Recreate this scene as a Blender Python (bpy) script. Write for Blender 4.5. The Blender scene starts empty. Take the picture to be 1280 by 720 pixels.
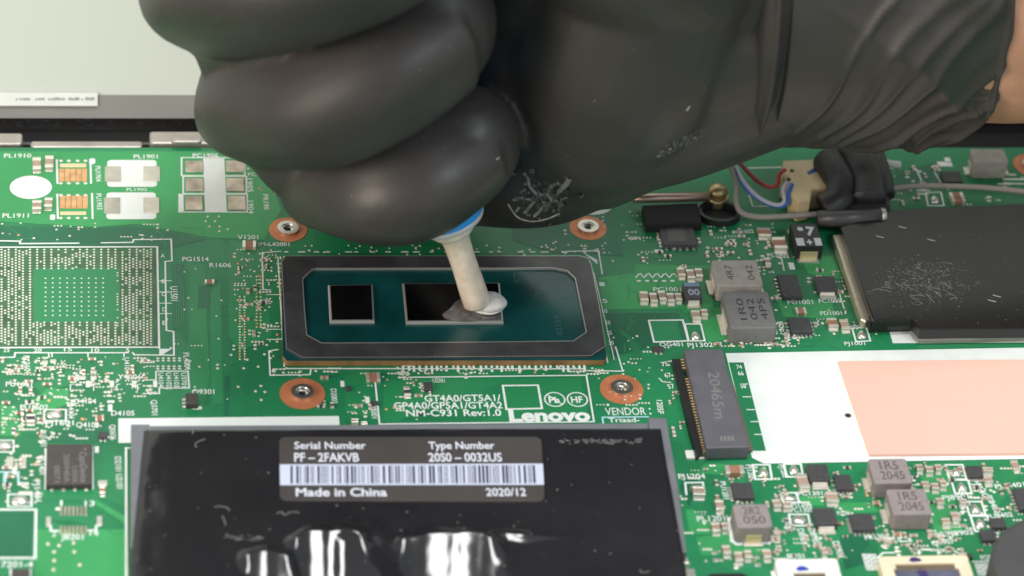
import bpy, math, random
from mathutils import Vector, Matrix, noise
from mathutils.bvhtree import BVHTree
random.seed(7)
S = 0.001                       # all lengths below are millimetres; one Blender unit is a metre
scn = bpy.context.scene
col = scn.collection
V = Vector

# ------------------------------------------------------------------ camera
YAW, PITCH, ROLL, FPX, DIST = 0.16224, 0.664548, 0.0947219, 3719.86, 433.82
def _cam():
    cy, sy, cp, sp = math.cos(YAW), math.sin(YAW), math.cos(PITCH), math.sin(PITCH)
    f = V((sy*cp, cy*cp, -sp)); r = V((cy, -sy, 0)); u = r.cross(f)
    c, s = math.cos(ROLL), math.sin(ROLL)
    r2 = c*r + s*u; u2 = -s*r + c*u
    d = r2*(555-640) + u2*(360-385) + f*FPX
    return -d/FPX*DIST, r2, u2, f
CAM, CR, CU, CF = _cam()
cam_d = bpy.data.cameras.new('camera'); cam = bpy.data.objects.new('camera', cam_d); col.objects.link(cam)
m3 = Matrix((CR, CU, -CF)).transposed().to_4x4(); m3.translation = CAM*S
cam.matrix_world = m3
cam_d.sensor_width = 36; cam_d.lens = FPX/1280*36
cam_d.clip_start = 0.01; cam_d.clip_end = 20
cam_d.dof.use_dof = True; cam_d.dof.focus_distance = DIST*S; cam_d.dof.aperture_fstop = 22
scn.camera = cam

# ------------------------------------------------------------------ world, lamps, exposure
w = bpy.data.worlds.new('World'); scn.world = w; w.use_nodes = True
w.node_tree.nodes['Background'].inputs[0].default_value = (0.80, 0.86, 0.90, 1)
w.node_tree.nodes['Background'].inputs[1].default_value = 0.46
def area(name, loc, target, size, energy, color):
    l = bpy.data.lights.new(name, 'AREA'); l.shape = 'RECTANGLE'; l.size = size[0]*S; l.size_y = size[1]*S
    l.energy = energy; l.color = color
    o = bpy.data.objects.new(name, l); col.objects.link(o)
    o.location = V(loc)*S; o.rotation_euler = (V(target)-V(loc)).to_track_quat('-Z', 'Y').to_euler()
    return o
area('ceiling_panel', (10, 0, 700), (0, 0, 0), (210, 150), 2.5, (1, 0.99, 0.97))
area('ceiling_panel_far', (380, -420, 620), (20, 0, 20), (200, 200), 1.1, (0.82, 0.91, 1))
area('room_lamp', (-560, -330, 240), (-20, 0, 40), (260, 260), 2.4, (1, 0.84, 0.72))
vs = scn.view_settings
scn.display_settings.display_device = 'sRGB'
vs.view_transform = 'Standard'; vs.look = 'None'; vs.gamma = 1; vs.exposure = 0.42; vs.use_curve_mapping = False

# ------------------------------------------------------------------ measuring helpers (mm)
def ray(u, v): return CR*(u-640) + CU*(360-v) + CF*FPX
def pt(u, v, z=0.0):
    d = ray(u, v); return CAM + d*((z-CAM.z)/d.z)
def py_(u, v, y):
    d = ray(u, v); return CAM + d*((y-CAM.y)/d.y)
def pn(u, v, p0, n):
    d = ray(u, v); return CAM + d*((p0-CAM).dot(n)/d.dot(n))
def R(u0, v0, u1, v1, z=0.0):
    um, vm = (u0+u1)/2, (v0+v1)/2
    return pt(u0, vm, z).x, pt(u1, vm, z).x, pt(um, v1, z).y, pt(um, v0, z).y
def P2(l, z=0.0): return [(pt(u, v, z).x, pt(u, v, z).y) for u, v in l]

# ------------------------------------------------------------------ materials
MATS = {}
def mat(name, c, rough=0.5, metal=0.0, var=0.0, vs_=0.4, bump=0.0, bs=2.0, coat=0.0, spec=0.5, sss=0.0, trans=0.0, rvar=0.0):
    m = bpy.data.materials.new(name); m.use_nodes = True; nt = m.node_tree; b = nt.nodes['Principled BSDF']
    b.inputs['Base Color'].default_value = (*c, 1); b.inputs['Roughness'].default_value = rough
    b.inputs['Metallic'].default_value = metal; b.inputs['Specular IOR Level'].default_value = spec
    b.inputs['Coat Weight'].default_value = coat; b.inputs['Coat Roughness'].default_value = 0.12
    if sss:
        b.inputs['Subsurface Weight'].default_value = sss; b.inputs['Subsurface Radius'].default_value = (2*S, 1*S, 0.7*S)
        b.inputs['Subsurface Scale'].default_value = 1
    b.inputs['Transmission Weight'].default_value = trans
    if var or bump or rvar:
        tc = nt.nodes.new('ShaderNodeNewGeometry')
        def nz(scale, det=5):
            n = nt.nodes.new('ShaderNodeTexNoise'); n.inputs['Scale'].default_value = scale/S; n.inputs['Detail'].default_value = det
            nt.links.new(tc.outputs['Position'], n.inputs['Vector']); return n
        if var:
            n = nz(vs_); mx = nt.nodes.new('ShaderNodeMixRGB')
            mx.inputs[1].default_value = (*[max(0, k*(1-var)) for k in c], 1); mx.inputs[2].default_value = (*[min(1, k*(1+var)) for k in c], 1)
            cr = nt.nodes.new('ShaderNodeValToRGB'); cr.color_ramp.elements[0].position = 0.32; cr.color_ramp.elements[1].position = 0.68
            nt.links.new(n.outputs['Fac'], cr.inputs[0]); nt.links.new(cr.outputs[0], mx.inputs[0]); nt.links.new(mx.outputs[0], b.inputs['Base Color'])
        if rvar:
            n = nz(vs_*0.7, 8); mr = nt.nodes.new('ShaderNodeMapRange')
            mr.inputs['From Min'].default_value = .3; mr.inputs['From Max'].default_value = .7
            mr.inputs['To Min'].default_value = max(0.02, rough-rvar); mr.inputs['To Max'].default_value = rough+rvar
            nt.links.new(n.outputs['Fac'], mr.inputs[0]); nt.links.new(mr.outputs[0], b.inputs['Roughness'])
        if bump:
            n = nz(bs, 6); bp = nt.nodes.new('ShaderNodeBump'); bp.inputs['Distance'].default_value = 0.1*S; bp.inputs['Strength'].default_value = bump
            nt.links.new(n.outputs['Fac'], bp.inputs['Height']); nt.links.new(bp.outputs[0], b.inputs['Normal'])
    MATS[name] = m; return m
M_mask  = mat('green_solder_mask', (0.015, 0.205, 0.078), .38, var=.22, vs_=.05, bump=.10, bs=1.2, rvar=.08)
M_pour  = mat('light_solder_mask', (0.038, 0.325, 0.100), .40, var=.12, vs_=.06, bump=.12, bs=1.5, rvar=.08)
M_deep  = mat('deep_solder_mask', (0.010, 0.140, 0.064), .36, var=.15, vs_=.08, bump=.08, bs=1.5)
M_trace = mat('trace_solder_mask', (0.022, 0.235, 0.085), .38)
M_fr4   = mat('board_edge_laminate', (0.12, 0.16, 0.06), .7)
M_silk  = mat('white_legend_ink', (0.80, 0.84, 0.80), .6, var=.04, vs_=.3)
M_silkb = mat('pale_blue_legend_ink', (0.42, 0.70, 0.78), .6)
M_tin   = mat('solder_tin', (0.74, 0.71, 0.64), .30, .75, bump=.5, bs=1.2)
M_dot   = mat('solder_dot', (0.72, 0.72, 0.62), .38, .35)
M_padb  = mat('tarnished_pad', (0.50, 0.42, 0.34), .34, .6, var=.35, vs_=.35, bump=.6, bs=.5)
M_padw  = mat('tinned_broad_pad', (0.52, 0.49, 0.41), .4, .5, var=.3, vs_=.2, bump=.4, bs=.5)
M_gold  = mat('bare_orange_copper', (0.80, 0.42, 0.20), .38, .35, var=.2, vs_=.8)
M_cream = mat('cream_pad', (0.82, 0.68, 0.42), .4, .3)
M_ring  = mat('copper_ring', (0.62, 0.22, 0.10), .42, .25, var=.14, vs_=.4, bump=.2)
M_steel = mat('bright_steel', (0.66, 0.62, 0.56), .28, .95, bump=.05, bs=1.5)
M_hole  = mat('bore', (0.012, 0.012, 0.012), .6)
M_chip  = mat('chip_resin', (0.055, 0.055, 0.058), .48, var=.12, vs_=1.5, bump=.25, bs=9)
M_chipb = mat('warm_chip_resin', (0.060, 0.052, 0.048), .45, var=.12, vs_=1.2, bump=.25, bs=9)
M_etch  = mat('laser_marking', (0.20, 0.19, 0.18), .6)
M_etchd = mat('dark_ink_marking', (0.075, 0.062, 0.062), .6)
M_ind   = mat('grey_ferrite', (0.285, 0.245, 0.24), .55, var=.10, vs_=.8, bump=.35, bs=5)
M_indl  = mat('light_ferrite', (0.37, 0.34, 0.31), .55, var=.10, vs_=.8, bump=.35, bs=5)
M_indd  = mat('dark_ferrite', (0.17, 0.168, 0.165), .5, var=.10, vs_=.8, bump=.35, bs=5)
M_ceram = mat('tan_ceramic', (0.40, 0.29, 0.22), .42, var=.12, vs_=.6)
M_ceramb= mat('brown_ceramic', (0.34, 0.17, 0.10), .42, var=.15, vs_=.6)
M_term  = mat('tin_terminal', (0.80, 0.75, 0.66), .32, .6, bump=.3, bs=2)
M_yell  = mat('yellow_terminal', (0.62, 0.52, 0.28), .4, .5)
M_ring2 = mat('stiffener_black', (0.052, 0.052, 0.056), .30, var=.25, vs_=.25, bump=.12, bs=1.5, rvar=.08)
M_sub   = mat('teal_substrate', (0.005, 0.060, 0.058), .20, var=.35, vs_=.09, bump=.05, bs=1, rvar=.08)
M_subm  = mat('substrate_marking', (0.045, 0.10, 0.105), .4)
M_suble = mat('substrate_edge', (0.24, 0.13, 0.045), .5, var=.3, vs_=.3)
M_edge  = mat('satin_edge', (0.52, 0.51, 0.48), .35, .6)
M_die   = mat('mirror_silicon', (0.30, 0.30, 0.31), .05, 1.0)
M_film  = mat('black_film', (0.018, 0.018, 0.020), .14, var=.2, vs_=.05, bump=.10, bs=.35, spec=.5, rvar=.05)
M_filmc = mat('dusty_black_film', (0.013, 0.012, 0.013), .16, var=.25, vs_=.06, bump=.12, bs=.5, rvar=.07)
M_frame = mat('grey_plastic_frame', (0.16, 0.165, 0.18), .42, var=.10, vs_=.2, bump=.2, bs=2)
M_stick = mat('charcoal_sticker', (0.060, 0.055, 0.052), .34, var=.12, vs_=.08)
M_print = mat('pale_print', (0.66, 0.68, 0.76), .5)
M_band  = mat('barcode_band', (0.56, 0.60, 0.74), .42)
M_bar   = mat('barcode_ink', (0.03, 0.03, 0.05), .5)
M_pink  = mat('peach_thermal_pad', (0.84, 0.505, 0.405), .46, var=.07, vs_=.018, bump=.6, bs=.12)
M_conn  = mat('grey_connector_plastic', (0.115, 0.112, 0.128), .45, var=.1, vs_=.3, bump=.2, bs=4)
M_connk = mat('black_connector_plastic', (0.018, 0.018, 0.018), .4)
M_brass = mat('gold_contact', (0.55, 0.42, 0.22), .35, .8)
M_white = mat('white_plastic', (0.80, 0.80, 0.75), .45)
M_ivory = mat('ivory_plastic', (0.80, 0.70, 0.50), .45, var=.05, vs_=.3)
M_slate = mat('slate_connector_lid', (0.10, 0.11, 0.17), .4, var=.2, vs_=.5)
M_ink   = mat('blue_marker_ink', (0.03, 0.06, 0.42), .4)
M_inkp  = mat('violet_marker_ink', (0.045, 0.03, 0.14), .4)
M_rub   = mat('dark_grey_rubber', (0.060, 0.062, 0.062), .6, var=.08, vs_=.3, bump=.2, bs=2)
M_foam  = mat('black_foam', (0.008, 0.008, 0.008), .8, bump=.4, bs=2)
M_tape  = mat('black_cloth_tape', (0.022, 0.021, 0.021), .45, bump=.5, bs=.6)
M_case  = mat('black_chassis', (0.010, 0.010, 0.010), .6, var=.3, vs_=.1, bump=.4, bs=1.2, spec=.25)
M_brak  = mat('bracket_metal', (0.44, 0.40, 0.36), .38, .55, var=.15, vs_=.2, bump=.2)
M_lcd   = mat('pale_display_film', (0.60, 0.645, 0.575), .5, var=.03, vs_=.01)
M_bez   = mat('grey_display_bezel', (0.26, 0.26, 0.245), .5, var=.1, vs_=.05)
M_rose  = mat('rose_metal_bar', (0.56, 0.40, 0.32), .32, .8, bump=.2)
M_wgrey = mat('grey_wire', (0.34, 0.30, 0.27), .5)
M_wblue = mat('blue_wire', (0.05, 0.17, 0.55), .4)
M_wwht  = mat('lavender_wire', (0.55, 0.55, 0.64), .4)
M_wred  = mat('red_wire', (0.42, 0.05, 0.045), .4)
M_plug  = mat('yellowed_plug_plastic', (0.74, 0.57, 0.33), .45, var=.12, vs_=.3)
M_glove = mat('black_nitrile', (0.047, 0.0425, 0.039), .47, var=.2, vs_=.05, bump=.22, bs=.9, spec=.42, rvar=.07)
M_skin  = mat('skin', (0.56, 0.29, 0.185), .5, var=.18, vs_=.12, bump=.5, bs=1.6, sss=.25)
M_resid = mat('dried_paste', (0.30, 0.29, 0.27), .7, var=.4, vs_=.8)
M_resif = mat('thin_paste_smear', (0.10, 0.097, 0.092), .6, var=.3, vs_=.8)
M_paste = mat('white_paste', (0.68, 0.655, 0.61), .40, var=.07, vs_=.5, bump=.6, bs=.5, sss=.1)
M_nozz  = mat('milky_nozzle', (0.76, 0.66, 0.53), .22, var=.13, vs_=.45, bump=.5, bs=.4, sss=.35, coat=.4)
M_clear = mat('frosted_rim', (0.60, 0.61, 0.60), .25, sss=.2, coat=.5)
M_blue  = mat('blue_label', (0.03, 0.36, 0.90), .35)
M_lint  = mat('pale_lint', (0.40, 0.40, 0.38), .8)
M_desk  = mat('desk_grey', (0.22, 0.22, 0.21), .6, var=.1, vs_=.01)

# ------------------------------------------------------------------ mesh builder
def area2(p): return sum(p[i][0]*p[(i+1) % len(p)][1]-p[(i+1) % len(p)][0]*p[i][1] for i in range(len(p)))/2
def ccw(p): return p if area2(p) > 0 else p[::-1]
def offs(p, d):
    n = len(p); out = []
    for i in range(n):
        a, b, c = V(p[i-1]), V(p[i]), V(p[(i+1) % n])
        e1 = (b-a).normalized(); e2 = (c-b).normalized()
        n1 = V((-e1.y, e1.x)); n2 = V((-e2.y, e2.x)); k = n1+n2
        k = k/max(k.length_squared/2, 0.3)
        out.append((b.x+k.x*d, b.y+k.y*d))
    return out
def rr(x0, x1, y0, y1, r=0.0, n=3):
    if r <= 0: return [(x0, y0), (x1, y0), (x1, y1), (x0, y1)]
    o = []
    for cx, cy, a in ((x1-r, y0+r, -90), (x1-r, y1-r, 0), (x0+r, y1-r, 90), (x0+r, y0+r, 180)):
        for i in range(n+1):
            t = math.radians(a+90*i/n); o.append((cx+r*math.cos(t), cy+r*math.sin(t)))
    return o
def ell(cx, cy, rx, ry=None, n=28):
    ry = ry or rx
    return [(cx+rx*math.cos(2*math.pi*i/n), cy+ry*math.sin(2*math.pi*i/n)) for i in range(n)]
class MB:
    def __init__(s): s.v = []; s.f = []; s.m = []; s.mats = []; s.sm = []
    def mi(s, m):
        if m not in s.mats: s.mats.append(m)
        return s.mats.index(m)
    def add(s, vs, fs, m, smooth=False):
        b = len(s.v); s.v += [tuple(p) for p in vs]; k = s.mi(m)
        for f in fs: s.f.append([b+i for i in f]); s.m.append(k); s.sm.append(smooth)
    def flat(s, poly, z, m): s.add([(x, y, z) for x, y in ccw(poly)], [list(range(len(poly)))], m)
    def prism(s, poly, z0, z1, m, bev=0.0, mside=None, draft=0.0):
        p = ccw(poly); n = len(p); bot = offs(p, -draft) if draft else p
        rings = [[(x, y, z0) for x, y in bot]]
        if bev:
            rings.append([(x, y, z1-bev) for x, y in p]); rings.append([(x, y, z1-bev*.3) for x, y in offs(p, bev*.3)])
            rings.append([(x, y, z1) for x, y in offs(p, bev)])
        else: rings.append([(x, y, z1) for x, y in p])
        vs = [q for r in rings for q in r]; L = len(rings)
        side = [[k*n+i, k*n+(i+1) % n, (k+1)*n+(i+1) % n, (k+1)*n+i] for k in range(L-1) for i in range(n)]
        top = [list(range((L-1)*n, L*n))]
        if mside is None: s.add(vs, side+top, m)
        else:
            s.add(vs, side[:n], mside); s.add(vs, side[n:]+top, m)
    def frame(s, outer, inner, z0, z1, m):
        o, i = ccw(outer), ccw(inner)      # same vertex count
        n = len(o); vs = [(x, y, z0) for x, y in o]+[(x, y, z1) for x, y in o]+[(x, y, z1) for x, y in i]+[(x, y, z0) for x, y in i]
        s.add(vs, [[k*n+j, k*n+(j+1) % n, (k+1)*n+(j+1) % n, (k+1)*n+j] for k in range(3) for j in range(n)], m)
    def line(s, pts, wd, z, m, closed=False):
        p = [V(q) for q in pts]
        segs = list(zip(p, p[1:]+p[:1])) if closed else list(zip(p, p[1:]))
        for k, (a, b) in enumerate(segs):
            e = b-a
            if e.length < 1e-6: continue
            e.normalize(); nn = V((-e.y, e.x))*wd/2; a2 = a-e*wd/2*.98; b2 = b+e*wd/2*.98
            s.k = getattr(s, 'k', 0)+1; zz = z+0.0007*(s.k % 9)
            s.add([(a2+(-nn)).to_tuple()+(zz,), (b2-nn).to_tuple()+(zz,), (b2+nn).to_tuple()+(zz,), (a2+nn).to_tuple()+(zz,)], [[0, 1, 2, 3]], m)
    def dome(s, cx, cy, rx, ry, z, h, m, n=10, k=3):
        rings = []
        for j in range(k):
            t = j/k*math.pi/2; rings += [(cx+rx*math.cos(t)*math.cos(2*math.pi*i/n), cy+ry*math.cos(t)*math.sin(2*math.pi*i/n), z+h*math.sin(t)) for i in range(n)]
        rings.append((cx, cy, z+h))
        fs = [[j*n+i, j*n+(i+1) % n, (j+1)*n+(i+1) % n, (j+1)*n+i] for j in range(k-1) for i in range(n)]
        fs += [[(k-1)*n+i, (k-1)*n+(i+1) % n, k*n] for i in range(n)]
        s.add(rings, fs, m, True)
    def tube(s, pts, rads, m, n=14, caps=True, sq=None):
        P = [V(p) for p in pts]; N = len(P); T = []
        for i in range(N): T.append((P[min(i+1, N-1)]-P[max(i-1, 0)]).normalized())
        ref = V((0, 0, 1)) if abs(T[0].z) < .9 else V((0, 1, 0))
        nrm = (ref-T[0]*ref.dot(T[0])).normalized(); vs = []
        for i in range(N):
            nrm = (nrm-T[i]*nrm.dot(T[i])).normalized(); bn = T[i].cross(nrm)
            r = rads[i] if isinstance(rads, (list, tuple)) else rads
            ra, rb = r if isinstance(r, tuple) else (r, r)
            for k in range(n):
                a = 2*math.pi*k/n; ca, sa = math.cos(a), math.sin(a)
                if sq: ca = math.copysign(abs(ca)**sq, ca); sa = math.copysign(abs(sa)**sq, sa)
                vs.append(P[i]+nrm*ra*ca+bn*rb*sa)
        fs = [[i*n+k, i*n+(k+1) % n, (i+1)*n+(k+1) % n, (i+1)*n+k] for i in range(N-1) for k in range(n)]
        if caps: fs += [list(range(n))[::-1], list(range((N-1)*n, N*n))]
        s.add(vs, fs, m, True)
    def ball(s, c, r, m, n=16, k=10):
        c = V(c); rx, ry, rz = r if isinstance(r, tuple) else (r, r, r)
        vs = [c+V((0, 0, -rz))]
        for j in range(1, k):
            t = -math.pi/2+math.pi*j/k
            vs += [c+V((rx*math.cos(t)*math.cos(2*math.pi*i/n), ry*math.cos(t)*math.sin(2*math.pi*i/n), rz*math.sin(t))) for i in range(n)]
        vs.append(c+V((0, 0, rz))); L = len(vs)-1
        fs = [[0, 1+(i+1) % n, 1+i] for i in range(n)]
        fs += [[1+j*n+i, 1+j*n+(i+1) % n, 1+(j+1)*n+(i+1) % n, 1+(j+1)*n+i] for j in range(k-2) for i in range(n)]
        fs += [[1+(k-2)*n+i, 1+(k-2)*n+(i+1) % n, L] for i in range(n)]
        s.add(vs, fs, m, True)
    def mesh(s, name, loc):
        me = bpy.data.meshes.new(name); l = V(loc)
        me.from_pydata([tuple((V(p)-l)*S) for p in s.v], [], s.f)
        for m in s.mats: me.materials.append(m)
        me.polygons.foreach_set('material_index', s.m); me.polygons.foreach_set('use_smooth', s.sm)
        me.update(); return me
    def build(s, name, parent=None, loc=None, **props):
        if loc is None:
            xs = [p[0] for p in s.v]; ys = [p[1] for p in s.v]; zs = [p[2] for p in s.v]
            loc = ((min(xs)+max(xs))/2, (min(ys)+max(ys))/2, min(zs))
        return link(name, s.mesh(name, loc), loc, parent, **props)
WL = {}
def link(name, me, loc, parent=None, **props):
    o = bpy.data.objects.new(name, me); col.objects.link(o); loc = V(loc); WL[o.name] = loc
    if parent is not None: o.parent = parent; o.location = (loc-WL[parent.name])*S
    else: o.location = loc*S
    for k, v_ in props.items(): o[k] = v_
    return o
def thing(name, loc, label, cat, group=None):
    o = link(name, None, loc); o.empty_display_size = 0.005; o['label'] = label; o['category'] = cat
    if group: o['group'] = group
    return o
def crom(pts, k=8):
    P = [tuple(p) for p in pts]; P = [P[0]]+P+[P[-1]]; out = []
    for i in range(1, len(P)-2):
        for j in range(k):
            t = j/k; out.append(tuple(.5*((2*b)+(-a+c)*t+(2*a-5*b+4*c-d)*t*t+(-a+3*b-3*c+d)*t**3) for a, b, c, d in zip(P[i-1], P[i], P[i+1], P[i+2])))
    out.append(P[-2]); return out
# lettering: a line of text laid from one point to another on a flat top, joined into a builder
def text(mb, s, a, b, z, h, m, bold=0.0):
    cu = bpy.data.curves.new('t', 'FONT'); cu.body = s; cu.resolution_u = 3; cu.offset = bold
    o = bpy.data.objects.new('t', cu); me = bpy.data.meshes.new_from_object(o)
    vs = [v_.co.copy() for v_ in me.vertices]; fs = [list(p.vertices) for p in me.polygons]
    bpy.data.objects.remove(o); bpy.data.curves.remove(cu); bpy.data.meshes.remove(me)
    x0 = min(v_.x for v_ in vs); x1 = max(v_.x for v_ in vs); y1 = max(v_.y for v_ in vs); y0 = min(0, min(v_.y for v_ in vs)*.0)
    A, B = V(a[:2]), V(b[:2]); e = (B-A); W_ = e.length; e.normalize(); n = V((-e.y, e.x))
    out = []
    for q in vs:
        p = A+e*((q.x-x0)/(x1-x0)*W_)+n*((q.y-y0)/(y1-y0)*h); out.append((p.x, p.y, z))
    mb.add(out, fs, m)
def ptext(mb, s, ua, va, ub, vb, z=.06, h=1.05, m=None, bold=0.012): text(mb, s, pt(ua, va, z), pt(ub, vb, z), z, h, m or M_silk, bold)

# ================================================================== STRUCTURE: desk
d_ = MB(); d_.prism(rr(-700, 800, -600, 900), -40, -20, M_desk); d_.build('desk', kind='structure')

# ================================================================== LAPTOP BASE
base = thing('laptop_base', (10, 0, -20), 'black laptop chassis with metal hinge brackets along its rear rim', 'laptop')
b_ = MB(); b_.prism(rr(-160, 175, -160, 62, 8), -20, -7, M_case, .8); b_.build('bottom_shell', base)
b_ = MB(); x0 = -160; b_.prism(rr(-160, 175, 41.2, pt(150, 164, -1.2).y, .4), -7, -1.2, M_case, .3); b_.build('rear_rim', base)
def bracket(u0, v0, u1, v1, z, h, lip=False):
    x0, x1, y0, y1 = R(u0, v0, u1, v1, z+h); b = MB(); b.prism(rr(x0, x1, y0, y1, .5), z, z+h, M_brak, .25)
    if lip:
        xm = (x0+x1)/2; b.prism(rr(xm-2.2, xm+2.4, y0-.3, y0+1.2, .5), z+h, z+h+.5, M_brak, .2)
    b.build('hinge_bracket', base)
bracket(-30, 166, 28, 180, -1.2, 1.4); bracket(38, 176, 178, 184, -1.6, 1.0); bracket(187, 164, 277, 179, -1.2, 1.8, True); bracket(286, 179, 330, 186, -1.2, 1.2)
b_ = MB(); x0, x1, y0, y1 = R(0, 178, 290, 185, -1.1); b_.prism(rr(x0-4, x1, y0+.6, y1-.2, .2), -1.19, -.9, mat('rim_grey', (.10, .09, .085), .45)); b_.build('rim_strip', base)

# ================================================================== DISPLAY LID
HY, ANG = pt(150, 164, -1.2).y+.6, math.radians(62)
dp0 = V((0, HY, -2.0)); dup_ = V((0, math.cos(ANG), math.sin(ANG))); dn = V((1, 0, 0)).cross(dup_)
lid = thing('display_lid', dp0, 'open laptop display with pale grey screen film and dark lower bezel', 'display')
def dplane(u, v):
    q = pn(u, v, dp0, dn); return q.x, (q-dp0).dot(dup_)
def slab(mb, x0, x1, t0, t1, d0, d1, m):
    vs = []
    for d in (d0, d1):
        for x, t in ((x0, t0), (x1, t0), (x1, t1), (x0, t1)): vs.append(dp0+V((x, 0, 0))+dup_*t+dn*d)
    mb.add(vs, [[4, 5, 6, 7], [0, 1, 5, 4], [1, 2, 6, 5], [2, 3, 7, 6], [3, 0, 4, 7], [3, 2, 1, 0]], m)
tb = dplane(120, 147)[1]; tl = dplane(150, 118)[1]
b_ = MB(); slab(b_, -165, 180, tb-6, tb+215, -4, 0, M_case); b_.build('back_cover', lid)
b_ = MB()
for i in range(60):
    xx, tt = dplane(random.uniform(-5, 300), random.uniform(149, 163)); e = random.uniform(.2, 1.2); slab(b_, xx, xx+e, tt, tt+random.uniform(.08, .3), 0, .05, M_filmc)
b_.build('glue_scrap', lid, kind='stuff')
b_ = MB(); slab(b_, -160, 175, tb, tl, 0, .8, M_bez); b_.build('bezel', lid)
b_ = MB(); slab(b_, -156, 171, tl, tb+205, 0, .6, M_lcd); b_.build('screen', lid)
xa, ta = dplane(-60, 131); xb, tb2 = dplane(122, 115)
b_ = MB(); slab(b_, xa, xb, ta, tb2, 1.0, 1.12, M_silk); stk = b_.build('white_sticker', lid)
b_ = MB()
M_etchl = mat('grey_print', (.38, .39, .38), .6)
for i in range(24):
    u0 = 20+i*4.1+random.uniform(-.6, .6); 
    if i in (5, 9, 15): continue
    xx, tt = dplane(u0, 125); slab(b_, xx, xx+random.uniform(.2, .6), tt+.1, tt+random.uniform(.35, .6), 1.12, 1.15, M_etchl)
b_.build('printing', stk, kind='stuff')

# ================================================================== MOTHERBOARD
board = thing('circuit_board', (10, 0, 0), 'green laptop circuit board with white lettering, chips and a bare processor', 'circuit board')
BY1 = 40.0
b_ = MB(); b_.prism(rr(-120, 150, -120, BY1, 1), -1.2, 0, M_mask, mside=M_fr4); b_.build('board', board)
pour = MB(); ZP = .03
PK = [0]
def PR(l, m=M_pour, z=ZP): PK[0] += 1; z += .0003*PK[0]; pour.flat(P2(l, z), z, m)
PR([(-20, 189), (322, 189), (352, 262), (330, 300), (262, 297), (170, 280), (120, 284), (-20, 276)])
PR([(-20, 281), (118, 286), (166, 283), (258, 299), (205, 312), (-20, 312)], M_deep)
PR([(47, 662), (157, 662), (156, 735), (42, 735)]); PR([(-20, 640), (41, 640), (39, 695), (-20, 695)], M_deep)
PR([(236, 330), (256, 330), (262, 470), (254, 514), (226, 514), (236, 420)], M_trace); PR([(263, 365), (276, 350), (279, 505), (264, 505)], M_trace)
PR([(214, 330), (230, 330), (232, 412), (216, 412)], M_deep); PR([(248, 356), (262, 358), (262, 386), (247, 386)], M_deep, .036)
PR([(281, 470), (288, 470), (285, 520), (280, 520)], M_deep)
PR([(748, 347), (792, 341), (795, 330), (888, 332), (890, 352), (892, 392), (856, 392), (852, 386), (756, 387)])
PR([(756, 391), (848, 391), (862, 421), (842, 428), (764, 446)], M_deep)
PR([(812, 400), (846, 400), (852, 425), (816, 427)], M_mask, .036)
PR([(872, 388), (902, 384), (914, 424), (884, 428)])
PR([(972, 345), (1000, 372), (1040, 378), (1044, 398), (980, 396), (970, 372)]); PR([(1000, 320), (1040, 320), (1055, 350), (1010, 342)])
PR([(880, 580), (905, 580), (904, 594), (872, 592)]); PR([(857, 637), (866, 637), (880, 648), (888, 652), (890, 668), (862, 668)])
PR([(870, 672), (918, 664), (926, 684), (960, 684), (962, 694), (876, 694)]); PR([(998, 620), (1028, 622), (1030, 632), (1002, 632)])
PR([(1045, 628), (1088, 628), (1100, 640), (1064, 641), (1048, 640)]); PR([(1150, 592), (1184, 592), (1204, 665), (1168, 665)])
PR([(1152, 596), (1140, 580), (1182, 580), (1180, 592)]); PR([(1222, 585), (1275, 582), (1268, 612), (1240, 640), (1232, 610)], M_trace)
PR([(1050, 668), (1100, 668), (1096, 700), (1056, 712)], M_deep); PR([(856, 590), (872, 600), (862, 634), (850, 610)], M_deep)
PR([(0, 446), (60, 446), (60, 462), (36, 470), (0, 466)], M_trace); PR([(66, 470), (90, 462), (92, 480), (50, 492), (40, 480)], M_trace); PR([(60, 486), (86, 486), (86, 505), (40, 520), (40, 500)])
PR([(0, 505), (22, 510), (26, 545), (0, 545)]); PR([(58, 540), (130, 536), (132, 552), (62, 553)], M_deep); PR([(120, 590), (156, 590), (156, 634), (126, 622)], M_trace)
PR([(50, 612), (126, 612), (122, 626), (50, 624)], M_trace); PR([(112, 626), (122, 626), (158, 646), (158, 656)], M_pour, .036)
PR([(480, 475), (726, 472), (737, 526), (478, 528)], M_trace); PR([(546, 500), (626, 480), (632, 512), (600, 526), (500, 526)], M_mask, .036)
PR([(430, 470), (462, 466), (466, 522), (432, 516)], M_trace)
PR([(286, 300), (330, 306), (340, 420), (300, 440), (286, 420)], M_trace)
PR([(640, 210), (760, 240), (780, 320), (690, 316), (640, 300)], M_deep)
PR([(1120, 215), (1180, 200), (1175, 232), (1118, 234)], M_deep)
pour.build('copper_pour', board, (0, 0, 0), kind='stuff')
# traces
tr = MB()
def TR(l, wd=.16, z=.045): tr.line(P2(l, z), wd, z, M_trace)
for k in range(9):                                # bundle beside the connector
    o = k*3.4
    TR([(838+o*.25, 545+o), (852+o*.2, 556+o), (868, 572+o*.85), (884+o, 574+o*.8)], .14)
for k in range(6): TR([(745+k*6, 402+k*3), (772+k*5, 408+k*4), (786+k*3, 424+k*4), (790+k*3, 452)], .13)
for k in range(5): TR([(288+k*5, 470+k*7), (300+k*4, 488+k*4), (304+k*3, 500+k), (302+k*4, 516)], .15)
for k in range(8): TR([(216+k*3, 330+k), (218+k*3, 405), (232+k*3, 424+k*2), (238+k*3, 460)], .12)
for k in range(4): TR([(440+k*5, 478), (446+k*5, 492), (470+k*6, 512+k*2), (490+k*10, 522)], .14)
for k in range(7): TR([(65+k*4, 650), (80+k*4, 655), (88+k*4, 658+k)], .10)
for k in range(6): TR([(1236+k*5, 600+k*6), (1256+k*3, 604+k*6), (1270, 598+k*8)], .14)
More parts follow.
